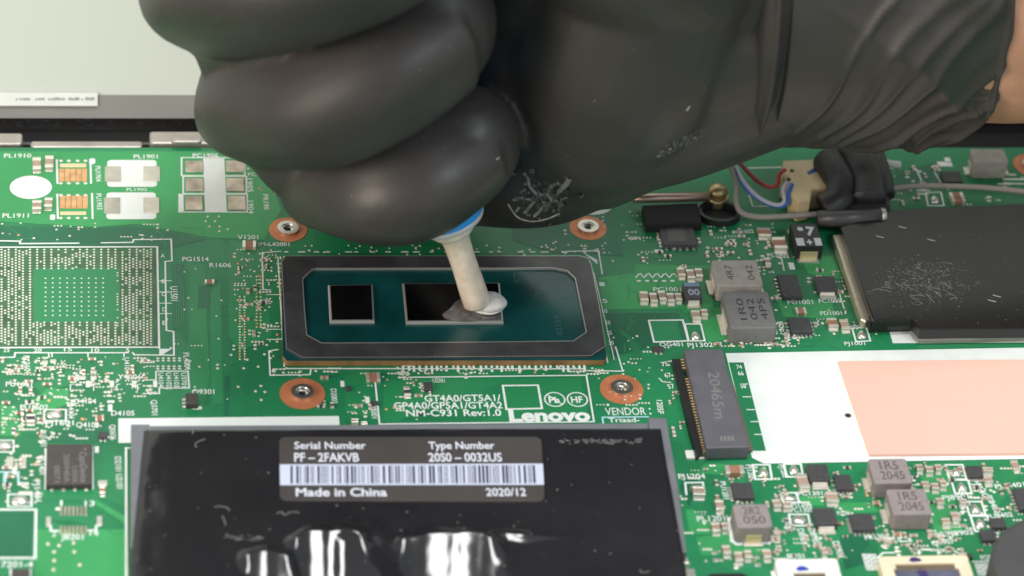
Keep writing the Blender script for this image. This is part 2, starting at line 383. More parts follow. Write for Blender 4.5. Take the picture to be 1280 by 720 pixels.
for k in range(5): TR([(1080+k*4, 668), (1090+k*3, 680+k*2), (1078+k*5, 692)], .14)
for _ in range(190):
    zone = random.choice([(0, 440, 200, 550), (205, 320, 345, 520), (395, 460, 470, 520), (640, 455, 845, 525), (740, 330, 890, 440), (970, 400, 1100, 436), (860, 585, 1010, 700), (1050, 580, 1275, 690), (60, 590, 150, 660), (0, 280, 300, 305), (700, 240, 830, 330)])
    u = random.uniform(zone[0], zone[2]); v = random.uniform(zone[1], zone[3]); L = random.uniform(6, 26); dd = random.choice([(1, 0), (0, .65), (.7, .45), (-.7, .45)])
    e = random.choice([(1, 0), (0, .65)])
    TR([(u, v), (u+dd[0]*L, v+dd[1]*L), (u+dd[0]*L+e[0]*L*.6, v+dd[1]*L+e[1]*L*.6)], random.choice([.12, .14, .2]))
tr.build('copper_trace', board, (0, 0, 0), kind='stuff')

# ---------------- white legend print
sk = MB(); ZS = .06
def L(l, wd=.22, closed=False, m=None): sk.line(P2(l, ZS), wd, ZS, m or M_silk, closed)
def RB(u0, v0, u1, v1, r=0.0, z=ZS, m=None): sk.flat(rr(*R(u0, v0, u1, v1, z), r), z, m or M_silk)
def T(s, ua, va, ub, vb, h=1.05, bold=.012, m=None): ptext(sk, s, ua, va, ub, vb, ZS+.003, h, m, bold)
# upper left
T('PL1910', 5, 197, 39, 197); T('PL1911', 3, 272, 36, 272); T('PL1901', 167, 198, 197, 198); T('PC1906', 241, 196.5, 273, 196.5); T('PL1902', 158, 238.5, 184, 238.5, .7)
c = pt(38.5, 234.5); sk.flat(ell(c.x, c.y, 3.15, 2.95, 40), ZS, M_silk)
RB(134, 200, 196, 233.5, .6); RB(133, 240.5, 195, 274, .6)
for (a, b, c_, d) in ((227, 197, 306, 219.5), (229, 220.5, 308, 242), (224, 242.8, 309, 265)):
    L([(a, b), (c_, b), (c_, d), (a, d)], .25, True)
RB(255, 198, 282, 264.5, 0, .052); RB(224, 243, 229.5, 264, 0, .052)
for (u, v0, v1) in ((71, 200, 229), (113, 200, 229), (71.5, 243, 273), (115, 242, 273)): L([(u, v0), (u+.8, v1)], .3)
RB(111.5, 198, 119, 205, .3); RB(62.5, 268, 69, 275, .3)
T('PU1904', 119, 207.5, 120, 227, .8); T('PU1903', 120, 242, 121.5, 262, .8); T('PC1', 310, 220, 323, 220, .9); T('1905', 309, 223, 310, 240, .8); T('1904', 310, 251, 311, 267, .8); T('PR190', 328.5, 243, 330, 262, .8)
T('V1201', 297, 299, 323, 299); T('IM-L42001', 323, 307.5, 362, 307.5, .9); T('PG1514', 228, 326.5, 261, 326.5); T('R1606', 262, 334, 289, 334)
# left footprint frame
L([(0, 301), (25, 301.5), (25, 304.5), (98, 304)], .3); L([(127, 303.5), (166, 303), (167, 299.5), (214, 299), (215, 326), (206.5, 327), (208, 413), (217, 414.5), (217.5, 444), (168, 443.5), (166, 441)], .25)
L([(-10, 309), (196.5, 308.5), (199, 435)], .3); L([(-10, 434.5), (199, 434)], .3); L([(-10, 447), (18, 446.5), (19, 441), (160, 441)], .25)
sk.flat(P2([(199, 436), (215, 436), (203, 443.5), (199, 443.5)], ZS), ZS, M_silk)
for v in (351, 365, 379, 392): L([(199, v), (214, v)], .18)
for u in (61, 65, 110, 155): L([(u, 441), (u, 446)], .18)
for s, u, v in (('A', 201, 318), ('B', 202, 350), ('C', 202, 366), ('D', 203, 385), ('E', 203, 402)): T(s, u, v+4, u+5, v+4, .9)
T('25', 4, 440, 12, 440, .8); T('20', 42, 440, 52, 440, .8); T('15', 80, 439, 90, 439, .8); T('10', 114, 440, 124, 440, .8); T('5', 157, 440, 162, 440, .8)
T('U1501', 213, 358, 214, 376, 1.0)
T('FL3601', 29, 445, 31, 467, .85); T('U4101', 155, 447, 156, 465, .75); T('FL4001', 229, 441, 231, 462, .8)
T('Y4001', 147, 474, 175, 474); T('PU1601', 7, 483, 40, 483); T('PU1602', 25, 512, 60, 512); T('D4104', 93, 504.5, 120, 504.5); T('D4105', 139, 519.5, 168, 519.5); T('Q4104', 95, 534, 124, 534); T('PJ1601', 57, 531.5, 92, 531.5)
T('Q4101', 85, 503, 86, 523, .8); T('Q3701', 189, 500, 190, 519, .8)
L([(195, 464), (235, 464), (236.5, 485), (199, 485), (199, 492), (179, 492)], .22); L([(195, 464), (195, 475), (179, 475)], .2)
for s, u in (('U4104', 197.5), ('U4102', 207.5), ('U4103', 217), ('U3701', 226.5)): T(s, u, 466, u+1, 484, .72)
for u in (110, 140, 167.5, 194): RB(u-2.6, 476, u+2.6, 484)
for u in (88, 117, 146, 172): L([(u, 488), (u, 481), (u+4, 480)], .15)
RB(94, 468, 99, 476); RB(134, 500.5, 143, 503.5); RB(135, 505.5, 140.5, 514)
L([(55, 512), (82.5, 512), (82.5, 526), (55, 526)], .25, True); L([(-10, 550.5), (17, 550.5), (17, 565), (-10, 565)], .25, True); L([(10, 618), (39.5, 618), (39.5, 633), (10, 633)], .25, True)
L([(-10, 637), (45, 637), (44, 697.5), (-10, 697.5)], .35, True)
T('Q9301', 240, 492.5, 268, 492.5); T('Q0606', 137, 531, 138, 550, .8); T('D2101 U2101', 143.5, 611-40, 146, 611, .85)
T('PL1401', 47.5, 571, 49.5, 593, .85); T('PJ1401', 42, 600, 44, 627, .85); T('PU1401', 50, 538, 51, 558, .85)
L([(57, 561), (57, 611), (60, 611)], .28); L([(115.5, 558), (116, 611)], .2); RB(118.5, 558, 123.5, 566)
L([(-10, 590), (23, 590), (23, 602)], .3, m=M_silkb); RB(4, 592, 8, 603, m=M_silkb); RB(22, 603, 36, 606.5)
T('1', 75, 632, 78, 632); T('13', 106, 632.5, 118, 632.5); T('2', 65, 670.5, 70, 670.5); T('14', 112, 669.5, 123, 669.5); T('J8201', 76, 674.5, 104, 674.5)
L([(63.5, 657), (63.5, 663.5), (73, 663.5)], .3); L([(120.5, 657), (120, 663), (110, 663)], .3); c = pt(72.3, 636.5); sk.flat(ell(c.x, c.y, .33), ZS, M_silk)
L([(166, 560), (157.5, 560), (158, 735)], .28); T('7201-4', 1, 709, 41, 709, 1.15); L([(13.5, 712), (13.5, 730)], .3); L([(37.5, 712), (37.5, 730)], .3)
RB(148, 521.5, 425, 552)
RB(240, 508, 252, 511.5)
# round the processor
q = lambda l: [(320+a*.361, 260+b*.361) for a, b in l]
L(q([(85, 150), (22, 155), (24, 282), (50, 284)])); L(q([(76, 172), (98, 548)]), .2); L(q([(76, 490), (45, 495), (49, 579), (187, 577), (190, 560)])); L(q([(96, 556), (1140, 557)]), .22)
L(q([(1075, 150), (1186, 148), (1199, 228)])); L(q([(1160, 228), (1218, 535)]), .18); L(q([(1170, 225), (1235, 500), (1240, 525)]), .15); L(q([(1145, 563), (1270, 565), (1245, 480)])); sk.flat(P2(q([(1130, 152), (1182, 180), (1182, 195)]), ZS), ZS, M_silk)
for y in (300, 420, 455): L(q([(38, y), (88, y)]), .16)
for i in range(34):
    x = 510+i*19+random.uniform(-4, 4); hgt = random.choice([6, 10, 16, 20]); L(q([(x, 545), (x+1, 545+hgt)]), .35)
for i in range(20):
    x = 100+i*50+random.uniform(-12, 12); L(q([(x, 152), (x+random.uniform(6, 20), 152)]), .3)
for s, x, y in (('1', 1190, 262), ('5', 1200, 320), ('10', 1200, 355), ('20', 1210, 395), ('25', 1215, 430), ('30', 1222, 465)): 
    a = q([(x, y+8), (x+18, y+8)]); T(s, *a[0], *a[1], .9)
T('D2003', 413.5, 486, 415, 504, .8); T('D2001', 463, 505, 465, 523, .8); RB(425.5, 476, 430.5, 483.5); RB(456.5, 496, 462, 504)
L([(469, 478), (474.5, 530), (742.5, 527), (733, 469), (500, 471.8)], .24); T('U2301', 541, 478, 556, 478, .9)
T('GT4A0/GT5A1/', 531, 502, 626.5, 501, 1.4, .016); T('GP4A0/GP5A1/GT4A2', 492.5, 511, 628.5, 510.3, 1.4, .016); T('NM-C931 Rev:1.0', 508, 520.3, 627, 519.5, 1.4, .016)
L([(628.5, 482), (672.5, 481.5), (677.5, 510.5), (633, 511.5)], .3, True)
for u in (693.4, 721.6):
    c = pt(u, 499.7); sk.line(ell(c.x, c.y, 1.42, 1.5, 26), .2, ZS, M_silk, True)
T('Pb', 686.5, 503.5, 700, 503.3, 1.3, .03); L([(684, 493.5), (703, 505.5)], .2); T('HF', 714.5, 503.4, 729, 503.2, 1.35, .02)
T('Lenovo', 637, 526.4, 738.5, 525.6, 2.55, .045)
T('VENDOR', 757.5, 519, 808, 518.5, 1.6, .0, None); RB(811, 510, 813, 512); RB(812, 516, 814, 518); L([(754, 529), (753, 521.7), (810, 521)], .25, m=M_silkb); T('Triaad-', 761, 528, 800, 527.4, .95); T('1205F', 820.5, 500, 822.5, 517, .85)
# right of the processor
T('PC1001', 817, 364, 852, 364, .95); T('OG401', 825, 433, 854, 432.6, .9); T('PJ1302', 860, 434, 892, 433.4, 1.0); T('PC1002', 917, 293, 943, 291, .9)
L([(811, 400.5), (853.5, 400), (860.5, 426), (817.5, 427.5)], .3, True); L([(856, 405), (876, 405), (881, 426), (861, 426)], .28, True)
for i in range(5):
    u = 795+i*10.5; L([(u, 347), (u+3, 343), (u+6, 342), (u+9, 346)], .2); RB(u+1, 350, u+6, 352)
L([(821, 282), (826, 308.5), (870, 309)], .35); RB(818, 312, 829, 316); T('SPI', 787, 300, 801, 300, .8)
L([(898, 352), (903, 372), (912, 376)], .35); L([(906, 405), (913, 421), (968, 420)], .3); T('PU1001', 985, 380.5, 1017, 380, 1.0); T('PC1003', 1024, 378.5, 1052, 378, .9); T('PD1001', 1026, 394, 1053, 393.5, .9)
L([(985, 288), (998, 327)], .28); L([(980, 338), (972, 300)], .2); RB(986, 328, 993, 337); T('PC1006', 960, 321, 986, 320, .85)
T('PR', 978, 413, 981, 424, .9); T('1007', 972, 402, 976, 420, .8); RB(1063, 350, 1066, 360); L([(1049, 366), (1057, 392)], .2)
L([(1065, 410), (1083, 409.5), (1088, 426), (1070, 427)], .28, True); L([(1062, 408), (1086, 407)], .15); T('PJ1001', 1056, 431.5, 1082, 431, .8)
RB(1127, 388, 1130, 392)
# big white areas
def WP(l, z=ZS, m=None): sk.flat(P2(l, z), z, m or M_silk)
WP([(907, 441.5), (1310, 434), (1310, 573), (955, 579.5), (940, 572)])
WP([(1109, 405), (1148, 405), (1152, 414), (1310, 412), (1310, 428), (1116, 429)])
WP([(911, 453), (929.5, 453), (957.5, 563.5), (938, 563.5)], .075, M_mask)
for u0, v, du in ((927, 480, 7), (930, 496, 8), (935, 512, 8), (940, 527, 9), (945, 543, 9)): sk.line(P2([(u0-1, v), (u0+du, v)], .08), .18, .08, M_silk)
for s, u, v in (('74', 921, 459), ('66', 923, 467), ('58', 926, 483)): ptext(sk, s, u, v+2, u+7, v+2, .08, .9)
for s, u, v in (('75', 828, 449), ('67', 832, 463), ('57', 836, 477)): T(s, u, v+9, u+8, v+8, .95)
L([(824, 473), (828, 477), (838, 478)], .18)
# lower right
T('PJ1204', 848.5, 598.5, 882, 598, 1.0); L([(858, 618), (856.5, 603.5), (878.5, 603), (880.5, 615)], .28); T('PL1201', 872, 652, 907, 651, 1.1); T('PU1201', 899.5, 602, 905, 624, .8)
L([(911, 648), (915, 676), (921, 680), (926, 680)], .5); L([(955, 679), (962, 678)], .4)
for (a, b, c_, d, sh) in ((941, 581, 962, 599, 3), (980, 580, 1001, 596, 3), (975, 616, 995, 628, 4), (986, 643, 1010, 657, 3), (1182, 581, 1203, 599, 5), (1189, 600, 1210, 617, 5), (1207, 627, 1227, 644, 5), (1213, 645, 1234, 664, 6)):
    L([(a, b), (c_, b), (c_+sh, d), (a+sh, d)], .3, True)
T('PJ1205', 932, 581, 937, 600, .85); T('PJ1203', 973, 581, 979, 597, .85); T('PJ1206', 990, 634, 1015, 633, .95); T('PC1301', 998, 619.5, 1029, 619, .85); T('PC1305', 989, 640.5, 1017, 640, 1.0); T('PJ1207', 978, 648, 985, 664, .9)
T('D8904', 996, 661, 1003, 681, .95); T('D8902', 1010, 661, 1018, 681, .95); T('D8903', 1040, 677, 1048, 697, .95); T('J8901', 983, 698, 1006, 697.5, .9); T('PU1301', 1047, 644, 1062, 643.5, .8); T('PR1301', 1082, 674.5, 1110, 673, .95)
RB(965, 714, 972, 730)
T('PC89', 1176, 573.5, 1199, 573, .01) if False else None
T('PJ8901', 1179, 625, 1212, 623.5, .95); T('PU8401', 1245, 611, 1282, 608, .95); T('PU8402', 1234, 648.5, 1267, 645.5, .9); T('J8903', 1160, 672, 1186, 670, .9); T('PJ8902', 1184, 670, 1218, 667.5, .9); T('Q8907', 1166, 682, 1194, 679, .95); T('PQ01', 1227, 700, 1243, 699, .9)
T('PJ8401', 1213, 600, 1232, 626, 1.0); T('PJ8402', 1232, 620, 1244, 642, .9)
L([(1122, 672), (1126, 677), (1140, 676)], .2); L([(1097, 697), (1104, 691), (1118, 691)], .25); L([(1183, 688), (1192, 688), (1202, 694)], .25)
for (u0, v0, nx, ny) in ((1078, 693, 2, 4), (1219, 705, 3, 3)):
    for i in range(nx):
        for j in range(ny):
            u = u0+i*9+j*1.6; v = v0+j*5.2; L([(u, v), (u+7, v), (u+8, v+3.6), (u+1, v+3.6)], .17, True); L([(u+3, v+1), (u+5, v+2.6)], .2)
L([(1216, 702), (1244, 702), (1250, 722)], .22)
# top right
c = pt(739, 256); sk.flat(ell(c.x, c.y, 3.3, 2.6, 34), ZS, M_silk)
L([(1157, 241), (1176, 240), (1180, 257), (1160, 257)], .25, True); L([(1145, 211), (1152, 226)], .25); L([(1168, 215), (1176, 228)], .25); L([(1255, 224), (1285, 224)], .4); L([(1255, 229), (1285, 230)], .3)
RB(1172, 202, 1190, 208); RB(1181, 197, 1188, 203)
L([(935, 240), (941, 258), (990, 258)], .2); L([(935, 210), (980, 209)], .2)
sk.build('legend_print', board, (0, 0, 0))

# ---------------- pads, vias, solder dots
dots = MB()
def D(u, v, r=.22, ry=None, m=None, h=.10):
    p = pt(u, v); dots.dome(p.x, p.y, r, ry or r, .03, h, m or M_dot, 8, 2)
# ball pads of the empty footprint on the left
gr_ = random.Random(3)
pads = MB()
for i in range(-3, 44):
    u = 2+i*4.45; odd = i % 2
    for j in range(36):
        v = 312+j*3.38+(1.69 if odd else 0)
        if v > 431 or u > 193 or u < -12: continue
        inner = 41 < u < 149 and 336 < v < 403
        if inner: continue
        nz_ = noise.noise(V((u*.06, v*.09, 3)))
        keep = True if not odd else nz_ > (-.15 if u < 30 or u > 160 or v > 412 else .12)
        if gr_.random() < .05: keep = False
        if keep:
            p = pt(u, v); pads.dome(p.x, p.y, .20, .215, .03, .08, M_dot, 7, 2)
for i in range(9):
    for j in range(9):
        p = pt(57+i*9, 348+j*5.8); pads.dome(p.x, p.y, .17, .17, .03, .06, M_dot, 7, 2)
for j in range(22):
    if gr_.random() < .55: p = pt(147, 338+j*3.3); pads.dome(p.x, p.y, .17, .17, .03, .06, M_dot, 7, 2)
pads.build('ball_pad', board, (0, 0, 0), kind='stuff')
pp = MB(); pp.flat(P2([(42, 336), (149, 335), (150, 402), (42, 403)], .034), .034, M_trace); pp.flat(P2([(-10, 311), (195, 311), (197, 433), (-10, 433)], .031), .031, mat('footprint_field', (.052, .15, .062), .45, var=.25, vs_=.25)); pp.build('footprint_ground', board)
# listed dots
for x, y in ((480, 545), (565, 545), (465, 580), (535, 580), (495, 620), (570, 620), (568, 655), (630, 640)): D(180+x/6, 180+y/6, .22)
for x, y in ((387, 448), (435, 512), (435, 582), (430, 655), (475, 460), (592, 440), (597, 510), (640, 615)): D(x/6.4, 610+y/6.4, .3, m=M_tin, h=.2)
for u in (76, 86, 97, 107):
    for v in (201, 229, 244, 272.5): D(u, v, .35, .3)
for x, y in ((655, 262), (775, 298), (750, 363), (858, 350), (708, 502), (922, 187), (905, 258), (970, 380), (878, 495), (880, 600), (908, 540), (838, 535)): D(180+x/6, 400+y/6, .24)
for u in range(5):
    for v in (448, 451, 458, 461): D(197.5+u*6.8, v, .26, .2)
def scatter(n, u0, v0, u1, v1, r0=.13, r1=.3, copper=.15):
    for _ in range(n):
        u, v = random.uniform(u0, u1), random.uniform(v0, v1); r = random.uniform(r0, r1)
        k = random.random()
        if k < .3:
            for t in range(random.randint(2, 4)): D(u+t*4.2, v, r, r*.9)
        elif k < .45:
            for t in range(2): D(u, v+t*4.5, r*1.3, r)
        else: D(u, v, r, r*random.uniform(.7, 1.1), M_gold if random.random() < copper else None)
scatter(150, 2, 446, 190, 500); scatter(90, 2, 500, 130, 550); scatter(36, 2, 552, 52, 632, .15, .4); scatter(60, 292, 312, 340, 440, .14, .26, .4)
scatter(22, 205, 330, 290, 520, .12, .22); scatter(70, 330, 455, 760, 468, .13, .28); scatter(30, 330, 310, 352, 450, .13, .24); scatter(36, 430, 465, 530, 520, .12, .26, .3)
scatter(60, 690, 240, 830, 335, .12, .24); scatter(40, 745, 420, 850, 510, .12, .25); scatter(50, 880, 280, 1000, 340, .14, .3); scatter(50, 960, 335, 1100, 432, .14, .3)
scatter(40, 900, 422, 1000, 434, .14, .28); scatter(110, 850, 582, 1060, 712, .12, .3); scatter(120, 1045, 582, 1278, 690, .12, .3); scatter(40, 1095, 668, 1200, 692, .14, .3); scatter(30, 1110, 205, 1280, 258, .15, .35)
scatter(24, 0, 278, 210, 300, .14, .24); scatter(10, 300, 190, 345, 260, .14, .24)
for i in range(50): D(random.uniform(380, 760), random.uniform(306, 319), random.uniform(.12, .26))
for c0 in (300, 306): 
    for j in range(24): D(c0, 371+j*3.4, .17, m=M_gold if random.random() < .4 else None)
for c0 in (321, 326):
    for j in range(16): D(c0, 346+j*4.2, .17, m=M_gold if random.random() < .5 else None)
mini = MB()
def tiny(n, u0, v0, u1, v1):
    for _ in range(n):
        p = pt(random.uniform(u0, u1), random.uniform(v0, v1)); hz = random.random() < .5; lx, ly = (.95, .5) if hz else (.5, .95)
        if random.random() < .45: lx *= .65; ly *= .65
        h = random.uniform(.25, .42); m = random.choice([M_ceram, M_ceram, M_chip, M_ceramb])
        if hz:
            mini.prism(rr(p.x-lx*.28, p.x+lx*.28, p.y-ly*.45, p.y+ly*.45), .05, h-.02, m)
            for q_ in (-1, 1): mini.prism(rr(*sorted((p.x+q_*lx*.25, p.x+q_*lx*.62)), p.y-ly*.5, p.y+ly*.5), .03, h, M_term, .05)
        else:
            mini.prism(rr(p.x-lx*.45, p.x+lx*.45, p.y-ly*.28, p.y+ly*.28), .05, h-.02, m)
            for q_ in (-1, 1): mini.prism(rr(p.x-lx*.5, p.x+lx*.5, *sorted((p.y+q_*ly*.25, p.y+q_*ly*.62))), .03, h, M_term, .05)
tiny(26, 2, 448, 190, 500); tiny(16, 2, 500, 55, 550); tiny(7, 3, 572, 50, 612); tiny(14, 296, 318, 335, 440); tiny(6, 400, 470, 465, 515); tiny(6, 500, 478, 540, 498)
tiny(20, 880, 290, 965, 322); tiny(22, 960, 335, 1085, 430); tiny(10, 890, 423, 985, 433); tiny(16, 880, 586, 1000, 640); tiny(26, 965, 650, 1060, 697); tiny(40, 1040, 582, 1275, 640); tiny(24, 1095, 664, 1230, 690); tiny(12, 1115, 208, 1200, 256)
tiny(8, 835, 480, 852, 560); tiny(10, 790, 300, 880, 345)
mini.build('small_component', board, (0, 0, 0), kind='stuff')
dots.build('solder_dot', board, (0, 0, 0), kind='stuff')
def pad(u0, v0, u1, v1, m=None, h=.07, name='solder_pad', r=.15):
    b = MB(); b.prism(rr(*R(u0, v0, u1, v1, h), r), .02, h+.05, m or M_padw, .04); return b.build(name, board)
for a in ((131, 208, 151, 227), (179, 208, 200, 226.5), (130, 247, 150, 267), (179, 247, 199, 266)): pad(*a, h=.12)
for a in ((231.6, 201, 253.5, 215), (282.5, 201, 305, 215), (232, 223, 254, 239), (283, 223, 305, 239), (231.5, 245, 253, 262.5), (285, 245, 307, 262.5)): pad(*a, m=M_padb, h=.12)
pad(74.7, 204.5, 108, 209, M_cream); pad(75, 264.5, 108, 268.5, M_cream)
for i in range(5): pad(74+i*7.1, 211, 80.4+i*7.1, 226.5, M_gold, r=.05); pad(75+i*7.1, 245, 81.4+i*7.1, 260.5, M_gold, r=.05)
for i in range(7): pad(75+i*5.1, 633, 78+i*5.1, 644.5, M_padb, r=.05, name='contact_pad'); pad(75+i*5.1, 657.5, 78+i*5.1, 668, M_padb, r=.05, name='contact_pad')
pad(57.5, 646, 64, 658, M_tin); pad(121, 645, 127.8, 657, M_tin); pad(8, 571, 17, 585, M_tin); pad(24, 571, 33, 585, M_tin); pad(122, 600.5, 134, 607, M_tin)
for (u, v) in ((56, 453), (66.5, 451.5), (55, 460), (66.5, 460), (103, 465), (117, 465), (103, 472), (117, 472)): pad(u-4, v-2.2, u+4, v+2.2, M_tin)
def blob(u, v, wx, wy, h=.5, tri=False):
    p = pt(u, v); b = MB(); b.dome(p.x, p.y, wx, wy, .03, h, M_tin, 14, 4)
    if tri:
        for k, q_ in enumerate(b.v):
            t = (q_[1]-p.y)/wy; b.v[k] = (p.x+(q_[0]-p.x)*(.75-.35*t), q_[1], q_[2])
    b.build('solder_joint', board)
blob(68, 519.5, 1.15, .75); blob(5, 558, 1.3, .75); blob(25, 626.5, 1.2, .85)
for u, v in ((954, 591), (992, 588), (1195, 591), (1202, 609.5), (1219, 637), (1225, 655), (869, 420), (1077, 419), (1168, 250)): blob(u, v, .85, .95, .45, True)
blob(987, 624, .95, .5, .4); blob(999, 650.5, 1.1, .8, .35); blob(866, 612, .5, .6)
for a in ((889, 689, 897, 693), (891, 698, 900, 702), (943, 695, 950, 698.5), (943, 704, 951, 708), (1186, 631, 1195, 634.5), (1200, 655, 1209, 659), (967, 674, 976, 679), (969, 681, 977, 684), (857, 711, 869, 722), (1085, 648-3, 1095, 649), (1034, 685, 1040, 693)): pad(*a, m=M_tin)

# ---------------- standoffs
def standoff(u, v, ro=3.1, tilt=0):
    c = pt(u, v); a = MB(); n = 36
    o = ell(c.x, c.y, ro, ro*1.04, n); i = ell(c.x, c.y, 1.25, 1.25, n); a.frame(o, i, .02, .09, M_ring); r_ = a.build('mounting_ring', board)
    s_ = MB(); s_.frame(ell(c.x, c.y, 1.6, 1.6, n), ell(c.x, c.y, .98, .98, n), .05, .55, M_steel)
    s_.frame(ell(c.x, c.y, .95, .95, n), ell(c.x, c.y, .75, .75, n), .1, .40, M_steel); fun = [(c.x+rd*math.cos(2*math.pi*i_/n), c.y+rd*math.sin(2*math.pi*i_/n), z_) for rd, z_ in ((1.0, .5), (.86, .36), (.84, .2), (.5, .07)) for i_ in range(n)]
    s_.add(fun, [[k*n+j, k*n+(j+1) % n, (k+1)*n+(j+1) % n, (k+1)*n+j] for k in range(3) for j in range(n)], M_steel, True); s_.flat(ell(c.x-.12, c.y-.1, .55, .5, n), .075, M_hole)
    for k in range(4): s_.frame(ell(c.x, c.y, .94, .94, n), ell(c.x, c.y, .84, .84, n), .10+k*.09, .14+k*.09, M_steel)
    s_.build('threaded_insert', r_)
standoff(360, 287.5, 2.85); standoff(378, 492.5, 3.2); standoff(777, 487, 3.1); standoff(735, 285.5, 2.85); standoff(1290, 207, 3)

# ---------------- components
def leads(mb, x0, x1, y0, y1, n, side, m=M_tin, ln=.45, h=.22):
    for i in range(n):
        if side in 'tb':
            x = x0+(x1-x0)*(i+.5)/n; wd = min(.22, (x1-x0)/n*.28)
            ya, yb = (y0-ln, y0+.05) if side == 'b' else (y1-.05, y1+ln); mb.prism(rr(x-wd, x+wd, ya, yb), .03, h, m, .03)
        else:
            y = y0+(y1-y0)*(i+.5)/n; wd = min(.18, (y1-y0)/n*.28)
            xa, xb = (x0-ln, x0+.05) if side == 'l' else (x1-.05, x1+ln); mb.prism(rr(xa, xb, y-wd, y+wd), .03, h, m, .03)
def chip(u0, v0, u1, v1, h, m=M_chip, lead=(), name='chip', tab=None, label=None, dot=False, bev=.08):
    x0, x1, y0, y1 = R(u0, v0, u1, v1, h); b = MB(); b.prism(rr(x0, x1, y0, y1, .08, 2), .06, h, m, bev)
    if dot: b.dome(x0+.35*(1), y0+.5, .16, .16, h-.02, .04, M_etch, 10, 2)
    o = b.build(name, board)
    if label: o['label'] = label
    if lead:
        lb = MB()
        for s_, n in lead: leads(lb, x0, x1, y0, y1, n, s_)
        lb.build('lead', o, kind='stuff')
    if tab:
        t = MB(); xm = (x0+x1)/2; hw = (x1-x0)/2*tab; t.prism(rr(xm-hw, xm+hw, y0-.9, y0+.3, .1), .03, .28, M_term, .06); t.prism(rr(xm-hw*.9, xm+hw*.9, y0-.12, y0+.3, .05), .28, h*.6, M_term, .05)
        t.build('terminal', o)
    return o, (x0, x1, y0, y1)
CAPM = {}
def cap(u0, v0, u1, v1, h=.75, m=M_ceram, horiz=False, name='capacitor'):
    # pixel box of the visible body: front face included
    um = (u0+u1)/2; x0 = pt(u0, v0, h).x; x1 = pt(u1, v0, h).x; yt = pt(um, v0, h).y; yb = pt(um, v1, .1).y
    wx = round((x1-x0)*10)/10; wy = max(.6, round((yt-yb)*5)/5); key = (wx, wy, h, m.name, horiz)
    if key not in CAPM:
        b = MB(); t = MB(); t2 = MB(); e = .03
        if horiz:
            k = wx*.24; b.prism(rr(-wx/2+k, wx/2-k, -wy/2+e, wy/2-e), .05, h-e, m, .05)
            t.prism(rr(-wx/2, -wx/2+k, -wy/2, wy/2, .06, 2), .03, h, M_term, .06); t2.prism(rr(wx/2-k, wx/2, -wy/2, wy/2, .06, 2), .03, h, M_term, .06)
        else:
            k = wy*.26; b.prism(rr(-wx/2+e, wx/2-e, -wy/2+k, wy/2-k), .05, h-e, m, .05)
            t.prism(rr(-wx/2, wx/2, -wy/2, -wy/2+k, .06, 2), .03, h, M_term, .06); t2.prism(rr(-wx/2, wx/2, wy/2-k, wy/2, .06, 2), .03, h, M_term, .06)
            t.prism(rr(-wx/2+.05, wx/2-.05, -wy/2-.35, -wy/2+.05, .06, 2), .025, .16, M_tin, .05)
        CAPM[key] = [x.mesh(n_, (0, 0, 0)) for x, n_ in ((b, name), (t, 'terminal'), (t2, 'terminal'))]
    ms = CAPM[key]; loc = ((x0+x1)/2, (yt+yb)/2, 0)
    o = link(name, ms[0], loc, board)
    rt = random.uniform(-.05, .05); o.rotation_euler[2] = rt
    link('terminal', ms[1], loc, o); link('terminal', ms[2], loc, o)
for a in ((41, 196, 51.5, 215), (56.5, 194, 67, 213), (40.5, 250, 52, 265), (55.5, 246.5, 66, 262)): cap(*a)
for a in ((846, 334, 855, 349), (857, 336, 867, 352.5), (868, 335, 877, 350), (799, 364, 809, 380), (811, 365.5, 820.5, 382), (822, 363, 831, 379), (832.5, 366, 842, 381), (843, 366, 851.5, 379), (864, 387.5, 874.5, 402.5), (875.5, 386, 884, 398)): cap(*a, h=.8)
cap(1033, 397, 1045.5, 412.5, .8, M_ceramb); cap(1049, 399, 1060, 415, .8); cap(993.5, 384, 1007, 395, .7, M_ceramb, True); cap(965, 296, 981, 316, 1.0, M_ceramb); cap(946, 284, 962, 299, .7, M_ceramb); cap(955, 322, 962, 333, .5)
cap(905.5, 581, 929, 597, 1.0, M_ceramb, True); cap(864.5, 607, 880, 623, .9); cap(893, 624, 903.5, 641, .8)
for a in ((888, 652, 899, 668), (900.5, 652, 909, 666), (902, 681, 912, 696), (917, 689, 927.5, 705), (929, 687, 938.5, 701), (952.5, 686, 963, 701), (995, 592, 1008.5, 614), (1031, 614, 1046, 631), (965, 624, 975.5, 637), (977.5, 626, 988, 638),
          (1144, 580, 1153, 591.5), (1156, 582, 1165.5, 594.5), (1168, 580, 1176, 591.5), (1151, 601, 1161, 613), (1163, 603, 1173, 615.5), (1173.5, 600, 1182.5, 612), (1169, 622, 1179, 634), (1198, 623, 1207, 633), (1176.5, 647, 1187, 659.5), (1187.5, 639, 1197, 654), (1228, 584, 1241, 593), (1229, 595, 1240, 607), (966, 663, 976, 671), (1026, 684, 1033, 696)): cap(*a, h=.8)
cap(1186, 240, 1203.5, 256, .8, M_ceramb, True); cap(303, 300, 320, 312, .6, M_ceramb, True, 'resistor'); cap(256, 349, 268, 355, .4, M_ceramb, True, 'resistor'); cap(457, 465, 475, 478, .5, M_ceramb, True, 'resistor'); cap(504, 484, 513, 496, .5, M_chip, False, 'resistor')
cap(33, 517, 44, 530, .6, M_chip, False, 'resistor'); cap(119, 518, 130, 527, .4, M_ceramb, True, 'resistor'); cap(124, 607, 132, 619, .5, M_ceramb, False, 'resistor'); cap(1198, 690, 1208, 703, .6, M_ceramb, False); cap(1115, 655+9, 1127, 671, .4, M_ceramb, True, 'resistor'); cap(439, 523, 448, 532, .8); cap(451, 527, 459, 531, .3)
